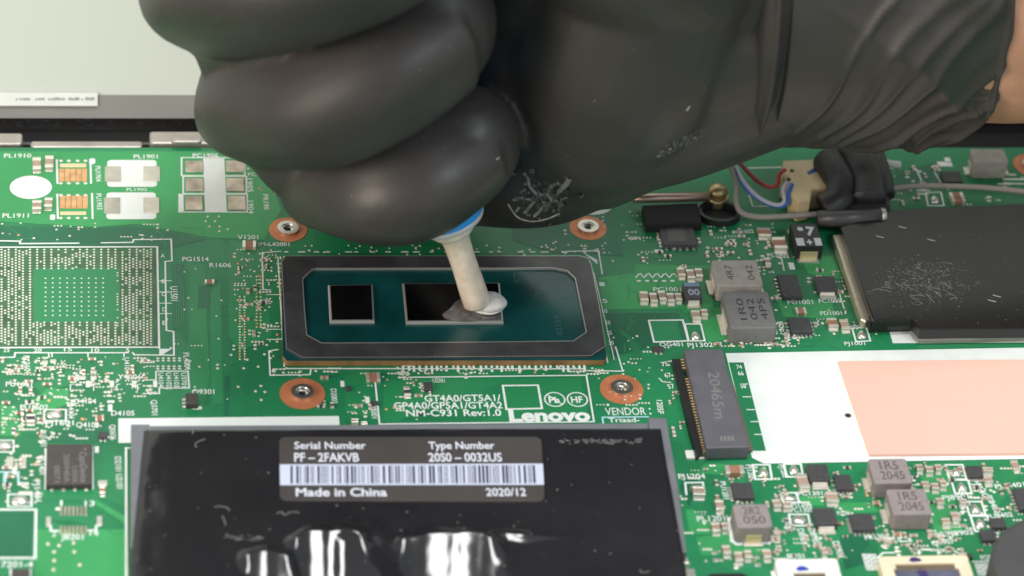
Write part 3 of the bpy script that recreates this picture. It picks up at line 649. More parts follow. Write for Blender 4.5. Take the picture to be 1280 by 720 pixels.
cap(1090, 625, 1100, 632, .4, M_ceramb, True, 'resistor'); cap(1186, 588, 1190, 592, .3); cap(1263, 575, 1272, 590, .6)
chip(232, 491, 247.5, 504.5, 1.0, M_chipb, [('l', 3)]); chip(530, 477, 540.5, 487, .6, M_chip, [('l', 3), ('t', 3)]); chip(123, 539, 134, 546, .6, M_chip, [('b', 2)]); chip(14, 711, 37, 740, 1.0, M_chipb)
chip(463, 501, 473, 505, .4); chip(432, 482, 439, 487, .4); chip(816, 432.5, 829, 438, .5, M_chip, [('b', 2)]); chip(1210, 692, 1216, 697, .5)
o, r = chip(58, 555, 115.5, 605.5, .95, M_chipb, [('b', 4), ('t', 4)], 'power_chip', label='square brown-black chip with grey text running downwards', bev=.06)
e_ = MB(); zt = .956
ptext(e_, 'CapsDevice', 99.5, 565, 100.5, 603, zt, .95, M_etch); ptext(e_, 'L0006', 90, 583, 90.5, 603, zt, .75, M_etch, 0); ptext(e_, '200940A', 79.5, 568, 80, 603, zt, .75, M_etch, 0); ptext(e_, '0071', 67.5, 582, 68, 603, zt, .75, M_etch, 0)
e_.dome(pt(106.5, 561, zt).x, pt(106.5, 561, zt).y, .22, .22, .945, .03, M_etch, 12, 2); e_.build('marking', o)
# right hand chips
chip(975, 343, 1000, 371, .8, M_chip, [('l', 6), ('b', 1)], dot=True); chip(1020, 345, 1045, 362.5, 1.0, M_chip, [], tab=.8); chip(987, 397, 1014, 414.5, .9, M_chip, [('b', 5), ('l', 4), ('r', 4)])
chip(916, 603, 941.5, 622, .9, M_chip, [('l', 6), ('b', 4)]); chip(1010, 580, 1036, 600, 1.1, M_chip, [], tab=.8); chip(1044, 593, 1065, 611, .8, M_chip, [('b', 4), ('l', 3)]); chip(1018, 635, 1045, 655, 1.2, M_chip, [], tab=.8)
chip(1064, 642, 1092, 661.5, .9, M_chip, [('b', 5), ('l', 6)]); chip(1209, 582, 1228, 595.5, .7, M_chip, [('b', 5), ('t', 5)]); chip(1238, 647, 1257, 659, .8, M_chip, [('b', 3)]); chip(1226, 662, 1245, 675, .8, M_chip, [('b', 3)]); chip(1270, 610, 1300, 636, .8, M_chip, [('l', 6)])
chip(1178, 214, 1202, 227, .9, M_chip)
# dark chip in the hand's shade
o, r = chip(826, 281, 869, 306, .8, M_chip, [('l', 6), ('b', 5)]); b_ = MB(); b_.prism(rr(*R(834, 281, 856, 302, .84)), .8, .84, mat('chip_lid', (.085, .075, .07), .4)); b_.build('lid', o)
# inductors
def inductor(u0, v0, u1, v1, h, m, lines, tl=True, tf=False, rot=False, label=None, mt=M_etchd, hh=1.1):
    x0, x1, y0, y1 = R(u0, v0, u1, v1, h); b = MB(); b.prism(rr(x0, x1, y0, y1, .45, 4), .12, h, m, .14)
    o = b.build('inductor', board)
    if label: o['label'] = label
    ym = (y0+y1)/2; xm = (x0+x1)/2; hw = (y1-y0)*.27
    if tl:
        for sx, xx in ((-1, x0), (1, x1)):
            t = MB(); t.prism(rr(*sorted((xx-sx*.3, xx+sx*.75)), ym-hw, ym+hw, .1), .03, .3, M_term, .08); t.prism(rr(*sorted((xx-sx*.1, xx+sx*.14)), ym-hw*.9, ym+hw*.9, .04), .3, h*.55, M_term, .05); t.build('terminal', o)
    if tf:
        for sy, yy in ((-1, y0), (1, y1)):
            t = MB(); t.prism(rr(xm-hw*1.1, xm+hw*1.1, *sorted((yy-sy*.3, yy+sy*.8)), .1), .03, .3, M_term, .08); t.prism(rr(xm-hw*.9, xm+hw*.9, *sorted((yy-sy*.1, yy+sy*.14)), .04), .3, h*.5, M_yell, .05); t.build('terminal', o)
    tx = MB(); z = h+.006; n = len(lines); W_ = x1-x0; H_ = y1-y0
    for i, s_ in enumerate(lines):
        if rot:
            xx = x0+W_*(.40+.46*i/max(1, n-1)); text(tx, s_, (xx, y0+H_*.22), (xx, y0+H_*.80), z, W_*.15, mt, .0)
        else:
            yy = y0+H_*(.56-.40*i/max(1, n-1)) if n > 1 else ym; text(tx, s_, (x0+W_*(.26-.05*i), yy), (x0+W_*(.74+.09*i), yy), z, H_*.32, mt, .0)
    if lines: tx.build('marking', o)
    return o
inductor(893, 325, 950, 357, 3.0, M_indl, ['4R7', '042'], True, label='light grey square inductor behind the darker one', rot=True)
inductor(908, 364, 966, 410, 3.0, M_indd, ['1R0', '042', '4P5'], True, rot=True, label='darker grey square inductor with black sideways digits', mt=M_bar)
inductor(918.5, 630, 963, 659, 2.9, M_ind, ['2R2', '050'], False, True, label='grey inductor with solder tab facing the front')
inductor(1089, 573, 1137, 604, 2.8, M_ind, ['1R5', '2045'], True, label='grey inductor marked 1R5, the one against the white area')
inductor(1112, 611, 1161, 643, 2.9, M_ind, ['1R5', '2045'], True, label='grey inductor marked 1R5, the nearer one')
inductor(1215, 186, 1258, 203, 3.2, M_indl, [], True, label='tan grey inductor by the cable at the rear')
# polarised capacitors
def tant(u0, v0, u1, v1, h, blue):
    x0, x1, y0, y1 = R(u0, v0, u1, v1, h); b = MB(); b.prism(rr(x0, x1, y0, y1, .08, 2), .25, h, M_connk if not blue else M_chip, .1); o = b.build('tantalum_capacitor', board)
    xm = (x0+x1)/2; hw = (x1-x0)*.33
    t = MB(); t.prism(rr(xm-hw, xm+hw, y0-.1, y0+.1), .2, h*.62, M_yell if not blue else M_term, .04); t.prism(rr(xm-hw*1.25, xm+hw*1.25, y0-.8, y0+.4, .1), .03, .26, M_tin, .06); t.build('terminal', o)
    k = MB(); z = h+.006; H_ = y1-y0; W_ = x1-x0
    if blue:
        k.flat(rr(x0+.1, x1-.1, y1-H_*.27, y1-.1), z, mat('blue_stripe', (.17, .25, .40), .4)); text(k, '00', (x0+W_*.18, y0+H_*.15), (x1-W_*.12, y0+H_*.15), z, H_*.42, mat('pale_blue_marking', (.30, .35, .45), .5), .04)
    else:
        mw = mat('pale_marking', (.56, .57, .60), .5)
        k.flat(rr(x0+.1, x0+W_*.32, y0+.2, y0+H_*.36), z, mw); k.flat(rr(x1-W_*.28, x1-.1, y0+.2, y0+H_*.36), z, mw)
        k.flat(rr(xm-.13+.1, xm+.13+.1, y0+H_*.08, y0+H_*.3), z, mw); k.flat(rr(xm-.45+.1, xm+.45+.1, y0+H_*.16, y0+H_*.22), z+.002, mw)
        text(k, 'e', (x0+W_*.2, y0+H_*.68), (x0+W_*.42, y0+H_*.68), z, H_*.16, mw, .04); text(k, '7', (x0+W_*.5, y0+H_*.50), (x0+W_*.82, y0+H_*.48), z, H_*.36, mw, .05)
    k.build('marking', o)
tant(992, 279, 1025, 308, 2.6, False); tant(855.5, 353, 876.5, 371.5, 1.6, True)
# storage slot connector
zc = 2.3
poly = P2([(855, 437), (903, 436), (911, 471), (914, 477), (936.5, 558.5), (883, 560)], zc)
b_ = MB(); b_.prism(poly, .25, zc, M_conn, .15); slot = b_.build('storage_slot', board); slot['label'] = 'long grey slot connector printed 20465m beside the white area'
b_ = MB(); zz = zc-.15
poly = P2([(840, 449), (851, 449), (855, 470), (881, 565), (871, 570), (862, 540)], .9); b_.prism(poly, .05, 1.0, M_connk, .1); b_.build('contact_housing', slot)
cb = MB(); M_cont = mat('dull_contact', (.20, .18, .14), .5, .4)
for i in range(34):
    t = i/33; 
    if 4 <= i <= 6: continue
    a = pt(849.5+28*t, 449+114*t, 1.3); cb.prism(rr(a.x+.1, a.x+.6, a.y-.14, a.y+.14), .6, 1.3, M_brass, .05)
for i in range(32):
    t = i/31; a = pt(915+24*t, 480+80*t, .8); cb.prism(rr(a.x-.7, a.x+.25, a.y-.16, a.y+.16), .2, .75, M_cont, .05)
cb.build('contact', slot, kind='stuff')
e_ = MB(); ptext(e_, '20465m', 885, 465, 893.5, 523, zc+.006, 1.55, M_etch, 0); 
for k in range(4): a = pt(902+k*4.6, 548, zc); e_.flat(rr(a.x-.18, a.x+.15, a.y-.5, a.y+.5), zc+.006, M_etch)
e_.build('marking', slot)
pad(857, 563, 868, 573, M_white, .3); pad(872, 566, 884, 573, M_tin, .3)
# screw hole in white area
c = pt(1060, 520); b_ = MB(); b_.frame(ell(c.x, c.y, .52), ell(c.x, c.y, .36), .065, .11, M_padb); b_.flat(ell(c.x, c.y, .40), .085, M_hole); b_.build('screw_hole', board)
# flat cable connectors
def fpc(u0, v0, u1, v1, body, lid_, h, ink, label, rim=2.6):
    x0, x1, y0, y1 = R(u0, v0, u1, v1, h); y0 -= 5
    b = MB(); yl = y1-rim
    b.prism(rr(x0, x1, yl, y1, .5, 3), .05, h, body, .15); b.prism(rr(x0, x0+1.7, y0, yl+.2, .3), .05, h-.03, body, .15); b.prism(rr(x1-1.7, x1, y0, yl+.2, .3), .05, h-.03, body, .15)
    b.prism(rr(x0+1.2, x0+2.1, yl-.9, yl+.1, .2), .05, h-.1, body, .1); b.prism(rr(x1-2.1, x1-1.2, yl-.9, yl+.1, .2), .05, h-.1, body, .1)
    o = b.build('ribbon_connector', board); o['label'] = label
    l_ = MB(); l_.prism(rr(x0+1.75, x1-1.75, y0+.5, yl-.15), .05, h-.45, lid_, .1); l_.build('latch', o)
    c_ = MB(); n = int((x1-x0-4)/.42)
    for i in range(n):
        x = x0+2.3+i*.42; c_.prism(rr(x-.09, x+.09, yl-1.1, yl+.25), .3, h-.28, M_brass, .03)
    c_.build('contact', o, kind='stuff')
    k_ = MB(); xm = x0+(x1-x0)*.40; pl = [(xm-.9, yl+.45), (xm-.5, yl+1.1), (xm+.2, yl+1.2), (xm+.95, yl+.7), (xm+.7, yl+.3), (xm-.4, yl+.2)]
    k_.flat(pl, h+.006, ink); k_.flat([(xm-.2, yl-.2), (xm+1.1, yl-.3), (xm+1.5, yl-2.8), (xm+.2, yl-2.4)], h-.44, M_inkp); k_.build('ink_mark', o)
    return o
fpc(970, 698, 1049, 716, M_white, M_chip, 1.6, M_ink, 'white ribbon connector with a blue ink spot')
fpc(1100, 694, 1213, 716, M_ivory, M_slate, 1.7, M_inkp, 'ivory ribbon connector with violet ink over its contacts', 1.5)
b_ = MB(); b_.prism(rr(*R(884, 716, 937, 735, .5), 1.0, 5), .03, .5, M_connk, .2); b_.build('black_oval', board)  # rounded black slab at the front edge

# ---------------- processor
ZB, ZR, ZD = 1.05, 1.38, 1.62
cp = lambda l, z: P2(q(l), z)
cpu = MB()
so = cp([(100, 168), (1135, 168), (1160, 190), (1216, 505), (1205, 521), (108, 523), (92, 505), (88, 185)], ZR)
cpu.prism(so, .12, ZB, M_sub, .02, M_suble); proc = cpu.build('processor', board); proc['label'] = 'bare processor package with black border and two mirror dies'
gb = MB(); gb.prism(offs(ccw(so), .15), .02, .13, M_hole); gb.build('underfill', proc)
outer = [(100, 166), (120, 165), (600, 165), (1120, 165), (1150, 172), (1162, 195), (1190, 340), (1212, 478), (1160, 512), (660, 516), (160, 518), (104, 486), (96, 350), (88, 186)]
inner = [(190, 213), (206, 207), (600, 206), (1030, 206), (1078, 215), (1108, 243), (1128, 340), (1147, 430), (1100, 462), (660, 467), (226, 469), (173, 440), (165, 350), (159, 243)]
fr = MB(); fr.frame(cp(outer, ZR), cp(inner, ZR), ZB-.02, ZR, M_ring2); fr.build('stiffener_frame', proc)
eg = MB(); ii = ccw(cp(inner, ZR)); eg.frame(offs(ii, .03), offs(ii, .17), ZB, ZR+.03, M_edge); eg.build('frame_edge', proc)  # bright strip stands in for the frame's lit inner side
eo = MB(); oo = ccw(cp(outer, ZR)); eo.frame(offs(oo, .0), offs(oo, .10), ZR, ZR+.012, M_edge); eo.build('frame_edge', proc)
def die(l):
    p = ccw(cp(l, ZD)); k = MB(); k.prism(offs(p, -.30), ZB, ZD-.10, M_edge, .2); o = k.build('die_bead', proc)
    k = MB(); k.prism(p, ZB+.1, ZD, M_die, .03); return k.build('silicon_die', proc)
die([(256, 268), (398, 266), (404, 386), (262, 387)]); die([(514, 262), (838, 260), (850, 388), (526, 390)])
mk = MB()
ptext(mk, '02159', 320+1062*.361, 260+440*.361, 320+1050*.361, 260+372*.361, ZB+.006, .85, M_subm)
x0, x1, y0, y1 = R(320+895*.361, 260+228*.361, 320+940*.361, 260+258*.361, ZB); mk.line([(x0, y0), (x1, y0), (x1, y1), (x0, y1)], .12, ZB+.006, M_subm, True); mk.line([(x0, y0), (x1, y1)], .12, ZB+.008, M_subm)
for (a, b, rad) in ((985, 305, .75), (1075, 306, .7)):
    c = pt(320+a*.361, 260+b*.361, ZB); mk.line(ell(c.x, c.y, rad, rad, 22), .12, ZB+.006, M_subm, True)
mk.build('marking', proc)

# ================================================================== THERMAL PAD
b_ = MB(); b_.prism(P2([(1048, 451.5), (1320, 449), (1320, 566), (1087, 568)], .5), .09, .55, M_pink, .08); o = b_.build('thermal_pad', label='peach coloured thermal pad lying on the white board area', category='thermal pad')

# ================================================================== MEMORY COVER
ZF = 4.0
cover = thing('memory_cover', (pt(510, 630).x, pt(510, 630).y, 0), 'glossy black film cover in a grey frame carrying the serial sticker', 'cover')
fl, fr_ = P2([(180, 536), (826, 534)], ZF), P2([(160, 735), (862, 735)], ZF)
NX, NY = 260, 120
A_, B_, C_, D_ = V(fl[0]), V(fl[1]), V(fr_[0]), V(fr_[1])
def facing(uc, vc, dx, dy):
    """slopes of a facet of film that is tilted to mirror the ceiling panel into the camera"""
    p = pt(uc, vc, ZF); h = ((CAM-p).normalized()+(V((10+dx, 0+dy, 700))-p).normalized()).normalized()
    return p, -h.x/h.z, -h.y/h.z
DENTS = [(facing(410, 695, 0, 0), 408, 58, 668), (facing(552, 700, 0, 0), 556, 80, 672), (facing(338, 712, 0, 0), 332, 38, 694)]  # dents shaped so the panel's glints reach the camera
def s3(x): x = max(0, min(1, x)); return x*x*(3-2*x)
def wr(u, v, x, y):
    """film relief: flat behind, puckered into facets that lean forward at the front"""
    z = .09*noise.noise(V((u*.012, v*.02, 1)))+.03*noise.noise(V((u*.05, v*.07, 4)))
    for ((p, sx, sy), uc, wd, vv) in DENTS:
        ve = vv+5*noise.noise(V((u*.045, 3, uc)))+14*min(1, abs(u-uc)/wd)**2
        t = max(0, 1-abs(u-uc-.25*(v-vv))/wd)
        yt = pt(uc, ve, ZF).y
        if v < ve: hgt = 1.0*math.exp(-((v-ve)/11)**2)
        else: hgt = 1.0+sy*(y-yt)
        hgt += sx*(x-p.x)
        z += s3(t*2.8)*hgt*(1 if v > ve else math.exp(-((v-ve)/11)**2))
    for (uc, vc, wu, wv, amp) in ((440, 670, 20, 6, .35), (630, 668, 36, 6, .5), (655, 672, 14, 5, .3), (470, 668, 14, 12, .5), (690, 671, 24, 3, .12), (505, 700, 10, 24, .3)):
        d = ((u-uc)/wu)**2+((v-vc)/wv)**2; z += amp*math.exp(-d)
    if v > 655: z += (.07*noise.noise(V((u*.03, v*.035, 7)))+.02*noise.noise(V((u*.09, v*.10, 5))))*min(1, (v-655)/25)*math.exp(-((u-480)/190)**2)
    return z
fm = MB(); vs_l = []
for j in range(NY+1):
    for i in range(NX+1):
        a = A_.lerp(B_, i/NX); b = C_.lerp(D_, i/NX); p = a.lerp(b, j/NY)
        e = V((p.x, p.y, ZF))-CAM; pu = 640+FPX*e.dot(CR)/e.dot(CF); pv = 360-FPX*e.dot(CU)/e.dot(CF)
        edge = min(i, NX-i, j)/3; drop = -.25*(1-min(1, edge))**2
        vs_l.append((p.x, p.y, ZF+wr(pu, pv, p.x, p.y)+drop))
fm.add(vs_l, [[j*(NX+1)+i, (j+1)*(NX+1)+i, (j+1)*(NX+1)+i+1, j*(NX+1)+i+1] for j in range(NY) for i in range(NX)], M_film, True)
film = fm.build('black_film', cover)
b_ = MB(); bq = P2([(160, 650), (850, 650)], ZF); body = [tuple(A_+V((.5, -.5))), tuple(B_+V((-.5, -.5))), (bq[1][0]-.5, bq[1][1]), (bq[0][0]+.5, bq[0][1])]
b_.prism(offs(ccw(body), .6), .4, 1.6, M_connk); b_.build('module_body', cover)
def poly_part(name, l, z, z0, m, bev=.15):
    b = MB(); b.prism(P2(l, z), z0, z, m, bev); return b.build(name, cover)
poly_part('side_arm', [(163.5, 530), (187, 530), (187, 536), (181, 540), (177, 600), (176, 684), (163, 684)], 3.7, .2, M_frame)
poly_part('side_arm', [(811, 522), (833, 522), (848, 610), (858.5, 690), (848.5, 690), (836, 610), (825, 540), (811, 534)], 3.7, .2, M_frame)
poly_part('rear_rail', [(187.5, 532), (810.5, 528.6), (810.5, 537), (187.5, 540)], 3.5, .2, M_frame)
for (l, z) in (([(165, 686), (172, 686), (171, 712), (165, 712)], 2.0), ([(851, 672+22), (858, 672+22), (862, 704), (855, 704)], 2.0)): poly_part('spring_clip', l, z, .1, M_term)
poly_part('clip_block', [(166, 712), (176, 712), (176, 728), (166, 728)], 2.4, .1, M_connk); poly_part('clip_block', [(846, 696), (853, 696), (858, 716), (850, 716)], 3.0, .1, M_connk)
# sticker: follows the film
ZK = ZF+.16
st = MB(); st.prism(offs(ccw(P2([(349, 546), (676.5, 546), (681, 626.5), (350, 625.5)], ZK)), .0), ZF-.05, ZK, M_stick); 
x = P2([(349, 546), (676.5, 546), (681, 626.5), (350, 625.5)], ZK)
st = MB()
def rpoly(p, r, n=4):
    p = ccw(p); o = []
    for i in range(len(p)):
        a, b, c = V(p[i-1]), V(p[i]), V(p[(i+1) % len(p)]); e1 = (a-b).normalized()*r; e2 = (c-b).normalized()*r
        for k in range(n+1):
            t = k/n; o.append(tuple((1-t)**2*(b+e1)+2*t*(1-t)*b+t*t*(b+e2)))
    return o
st.prism(rpoly(x, 1.1), ZF-.05, ZK, M_stick, .02); stick = st.build('serial_sticker', cover)
bb = MB(); bb.flat(P2([(349.6, 580.5), (678.6, 579.5), (680, 606), (350.2, 606.5)], ZK), ZK+.006, M_band); bb.build('barcode_band', stick)
bc = MB(); rb = random.Random(11); u = 363.0
while u < 667:
    wd = rb.choice([1.0, 1.2, 2.2, 3.0]); t = (u-350)/330
    a = [(u, 582.5-t), (u+wd, 582.5-t), (u+wd+1.5*t, 604.5-t*.5), (u+1.5*t, 604.5-t*.5)]; bc.flat(P2(a, ZK), ZK+.010, M_bar); u += wd+rb.choice([1.4, 1.8, 2.8, 4.2])
bc.build('barcode', stick)
lt = MB(); zl = ZK+.006
for s_, a, b, c, d, h, bo in (('Serial Number', 368, 561, 457.5, 561, 1.45, .018), ('PF – 2FAKVB', 368, 576.8, 449, 576.8, 1.75, .018), ('Type Number', 536, 561, 618.5, 561, 1.45, .018), ('20S0 – 0032US', 536, 576.8, 628, 576.6, 1.75, .018), ('Made in China', 370, 620, 484, 620, 1.6, .022), ('2020/12', 608, 619.8, 658, 619.8, 1.55, .018)):
    ptext(lt, s_, a, b, c, d, zl, h, M_print, bo)
lt.build('lettering', stick)
# dust and lint lying on the film
bvf = BVHTree.FromPolygons([V(p) for p in fm.v], fm.f)
def on(bv, u, v):
    d = ray(u, v).normalized(); return bv.ray_cast(CAM, d)
ln_ = MB(); rl = random.Random(5)
def fleck(mb, bv, u, v, r, m):
    h = on(bv, u, v)
    if h[0] is None: return
    p, n = h[0], h[1]
    if n.dot(CAM-p) < 0: n = -n
    t = n.orthogonal().normalized(); s_ = n.cross(t); k = 5; a0 = rl.uniform(0, 6)
    vs = [p+n*.03+t*r*rl.uniform(.5, 1.2)*math.cos(a0+6.283*i/k)+s_*r*rl.uniform(.5, 1.2)*math.sin(a0+6.283*i/k) for i in range(k)]+[p+n*(.03+r*.5)]
    mb.add(vs, [[i, (i+1) % k, k] for i in range(k)], m)
def strand(mb, bv, pts, wd, m, lift=.03):
    pp_ = crom([(a, b) for a, b in pts], 5); prev = None; vs = []; fs = []
    for (u_, v_) in pp_:
        h = on(bv, u_, v_)
        if h[0] is None: prev = None; continue
        n = h[1] if h[1].dot(CAM-h[0]) > 0 else -h[1]
        p = h[0]+n*lift
        if prev is not None:
            e = p-prev[0]
            if e.length > 1e-4:
                sd = n.cross(e.normalized())*wd/2; b = len(vs); vs += [prev[0]-sd, prev[0]+sd, p+sd, p-sd, prev[0]+n*wd*.5, p+n*wd*.5]; fs += [[b, b+3, b+5, b+4], [b+4, b+5, b+2, b+1]]
        prev = (p, n)
    if vs: mb.add(vs, fs, m)
for _ in range(70): fleck(ln_, bvf, rl.uniform(185, 850), rl.uniform(540, 715), rl.choice([.05, .07, .09, .12]), M_lint)
for s_ in ([(246, 560), (244, 555), (250, 551), (257, 549)], [(268, 634), (276, 633), (284, 635), (287, 639)], [(278, 645), (281, 652), (282, 657)], [(345, 642), (352, 640), (356, 644), (364, 640), (374, 641)], [(800, 712), (803, 716), (812, 714)], [(241, 537), (241, 543)]): strand(ln_, bvf, s_, .07, M_lint)
smr = mat('scuff', (.11, .11, .112), .5, var=.5, vs_=1.5)
for (u0, v0, n_, du) in ((697, 552, 60, 105), (275, 672, 26, 50)):
    for _ in range(n_):
        uu = u0+rl.uniform(0, du); vv = v0+rl.uniform(-3, 3); strand(ln_, bvf, [(uu, vv), (uu+rl.uniform(2, 9), vv+rl.uniform(-1.5, 1.5))], rl.uniform(.08, .22), smr)
ln_.build('dust', film, kind='stuff')

# ================================================================== BLACK CARD ON THE RIGHT
card = thing('wireless_module', (pt(1170, 340).x, pt(1170, 340).y, 0), 'dusty black film covered module with a bright metal left edge', 'module')
ZC = 3.0
cl_ = [(1051, 284), (1116, 262), (1330, 252), (1330, 410), (1150, 411.5), (1140, 399), (1092, 400)]
b_ = MB(); b_.prism(P2(cl_, ZC), 1.2, ZC, M_filmc, .12); cf = b_.build('black_film', card)
b_ = MB(); b_.prism(P2([(1041, 293), (1051, 291), (1091, 398), (1082, 401), (1076, 398)], 1.6), .1, 1.6, mat('champagne_metal', (.58, .52, .41), .34, .7, var=.1, vs_=.3, bump=.2), .3); b_.build('metal_rail', card)
b_ = MB(); b_.prism(P2([(1086, 394), (1138, 394), (1139, 401), (1088, 402)], 2.2), .2, 2.2, M_connk, .3); b_.build('foam_strip', card)
b_ = MB(); b_.prism(P2([(1150, 413), (1310, 411), (1310, 420), (1150, 424)], 1.0), .1, 1.0, M_brak, .15); b_.build('front_strip', card)
bvc = BVHTree.FromPolygons([V(p) for p in b_.v], b_.f)
cm = MB(); cm.add([(*p, ZC) for p in P2(cl_, ZC)], [list(range(len(cl_)))], M_filmc); bvc = BVHTree.FromPolygons([V(p) for p in cm.v], cm.f)
dm = mat('dust', (.34, .33, .32), .8); dm2 = mat('thin_dust', (.20, .19, .19), .8)
dl = MB()
for _ in range(700):
    a = rl.gauss(1152, 27); b = rl.gauss(352, 13)
    fleck(dl, bvc, a, b, rl.choice([.04, .05, .06, .08, .13]), rl.choice([dm, dm2, dm2]))
for _ in range(60):
    a = rl.gauss(1155, 26); b = rl.gauss(352, 12); strand(dl, bvc, [(a, b), (a+rl.uniform(-9, 9), b+rl.uniform(-4, 4)), (a+rl.uniform(-12, 12), b+rl.uniform(-7, 7))], rl.uniform(.05, .16), dm2, .015)
for _ in range(90): fleck(dl, bvc, rl.uniform(1090, 1280), rl.uniform(290, 405), rl.choice([.05, .07, .1]), rl.choice([dm, dm2]))
for u0, v0 in ((1100, 296), (1164, 300), (1128, 284), (1246, 370), (1240, 376)): strand(dl, bvc, [(u0-5, v0-1), (u0, v0+.5), (u0+5, v0+1.5)], .22, dm)
dl.build('dust', cf, kind='stuff')

# ================================================================== ROUND DISC
c = pt(1332, 706, 5.2); b_ = MB(); n = 64
b_.prism(ell(c.x, c.y, 9.8, 9.8, n), .05, 5.2, M_rub, .7); b_.dome(c.x-1.5, c.y-.2, .3, .3, 5.19, .1, M_chip, 10, 2)
b_.build('round_disc', label='round dark grey disc at the front right corner', category='disc')

# ================================================================== CABLES BEHIND
def wire(name, pts, r, m, label, cat, group=None):
    b = MB(); P = [tuple(pt(u, v, z)) for u, v, z in pts]; b.tube(crom(P, 8), r, m, 10); o = b.build(name); o['label'] = label; o['category'] = cat
    if group: o['group'] = group
    return o
wire('antenna_cable', [(908, 198, 6), (914, 211, 5), (921, 231, 3.4), (920, 250, 2.6), (926, 265, 2.2), (946, 271, 1.9), (980, 270.5, 1.9), (1030, 267, 2)], .42, M_wgrey, 'grey antenna cable bending down under the gloved wrist', 'cable', 'antenna cables')
wire('antenna_cable', [(1108, 237, 3), (1140, 233.5, 2.4), (1174, 232.5, 2.2), (1236, 235, 2), (1310, 243, 2)], .42, M_wgrey, 'straight pale grey cable running to the right edge of the board', 'cable', 'antenna cables')
wire('lavender_wire', [(914, 199, 6), (921, 211, 5), (931, 229, 4), (949, 247, 3), (969, 256, 2.5), (980, 252, 3), (979, 236, 4), (984, 228, 4.5)], .30, M_wwht, 'pale lavender wire beside the blue one at the plug', 'wire', 'thin wires into the yellowed plug')
wire('blue_wire', [(916, 205, 5), (924, 220, 4.2), (934, 238, 3.2), (953, 251, 2.5), (972, 258, 2.2), (984, 254, 2.6), (986, 240, 3.8), (990, 230, 4.4)], .33, M_wblue, 'blue wire looping down to the yellowed plug', 'wire', 'thin wires into the yellowed plug')
wire('red_wire', [(920, 198, 6), (927, 206, 5), (937, 217, 4), (948, 227, 3.2), (962, 234, 3), (972, 230, 3.6), (974, 218, 4.4), (982, 212, 4.8)], .33, M_wred, 'red wire arching into the yellowed plug', 'wire', 'thin wires into the yellowed plug')
zp = 4.0
plug = thing('wire_plug', (pt(1005, 225).x, pt(1005, 225).y, 0), 'yellowed plastic plug with a blue stripe at the end of the wires', 'plug')
b_ = MB(); b_.prism(P2([(979, 200), (1026, 198.5), (1028, 213), (1038, 227), (1036, 234), (1016, 236.5), (1013, 249), (999, 252), (989, 242), (987, 227), (978, 221)], zp), .2, zp, M_plug, .3); pb = b_.build('plug_body', plug)
b_ = MB(); b_.flat(P2([(1008, 215), (1024, 207), (1029, 210), (1011, 219)], zp+.01), zp+.012, mat('blue_stripe_ink', (.04, .09, .33), .4)); b_.build('stripe', plug)
b_ = MB()
for (u, v) in ((990, 213.5), (986, 224)): p = pt(u, v, zp); b_.prism(ell(p.x, p.y, .35, .45, 10), zp-.1, zp+.02, M_hole)
b_.build('wire_hole', plug)
tape = thing('cable_sleeve', (pt(1070, 240).x, pt(1070, 240).y, 0), 'black tape wrapped cable bundle next to the yellowed plug', 'cable sleeve')
b_ = MB(); pts = [pt(1034, 200, 5), pt(1044, 215, 5), pt(1052, 232, 4.5), pt(1046, 252, 3.5), pt(1030, 262, 2.6)]; b_.tube(crom([tuple(p) for p in pts], 8), 2.4, M_tape, 16); b_.build('taped_bundle', tape)
b_ = MB(); pts = [pt(1066, 192, 5), pt(1076, 212, 5), pt(1082, 232, 4.2), pt(1084, 254, 3.4)]; b_.tube(crom([tuple(p) for p in pts], 8), [3.0]*25, M_tape, 16); b_.build('taped_bundle', tape)
b_ = MB(); pts = [pt(1094, 196, 4), pt(1102, 220, 4), pt(1106, 244, 3.2)]; b_.tube(crom([tuple(p) for p in pts], 8), 1.6, M_tape, 14); b_.build('taped_bundle', tape)
b_ = MB(); b_.prism(P2([(1042, 200), (1100, 196), (1114, 232), (1114, 258), (1030, 262), (1036, 230)], 3.6), .2, 3.6, M_tape, .8); b_.build('tape_wrap', tape)
b_ = MB(); b_.tube([tuple(pt(1022, 273, 2.6)), tuple(pt(1060, 273, 2.8)), tuple(pt(1100, 270, 2.8))], [1.25, 1.3, 1.3], mat('dark_grey_tube', (.07, .068, .07), .38), 18); b_.build('grey_tube', tape)
b_ = MB(); b_.tube([tuple(pt(1100, 270, 2.8)), tuple(pt(1106, 269.6, 2.8))], [1.34, 1.2], M_edge, 18); b_.build('tube_end', tape)
b_ = MB(); b_.tube(crom([tuple(pt(*a)) for a in ((1101, 196, 5), (1108, 203, 4.6), (1117, 205.5, 4.2), (1126, 206, 4))], 5), [.3]*5+[.55]*5+[.6]*5+[.2], M_white, 8); o = b_.build('clear_tie', label='small shiny clear tie sticking out behind the black sleeve', category='tie')
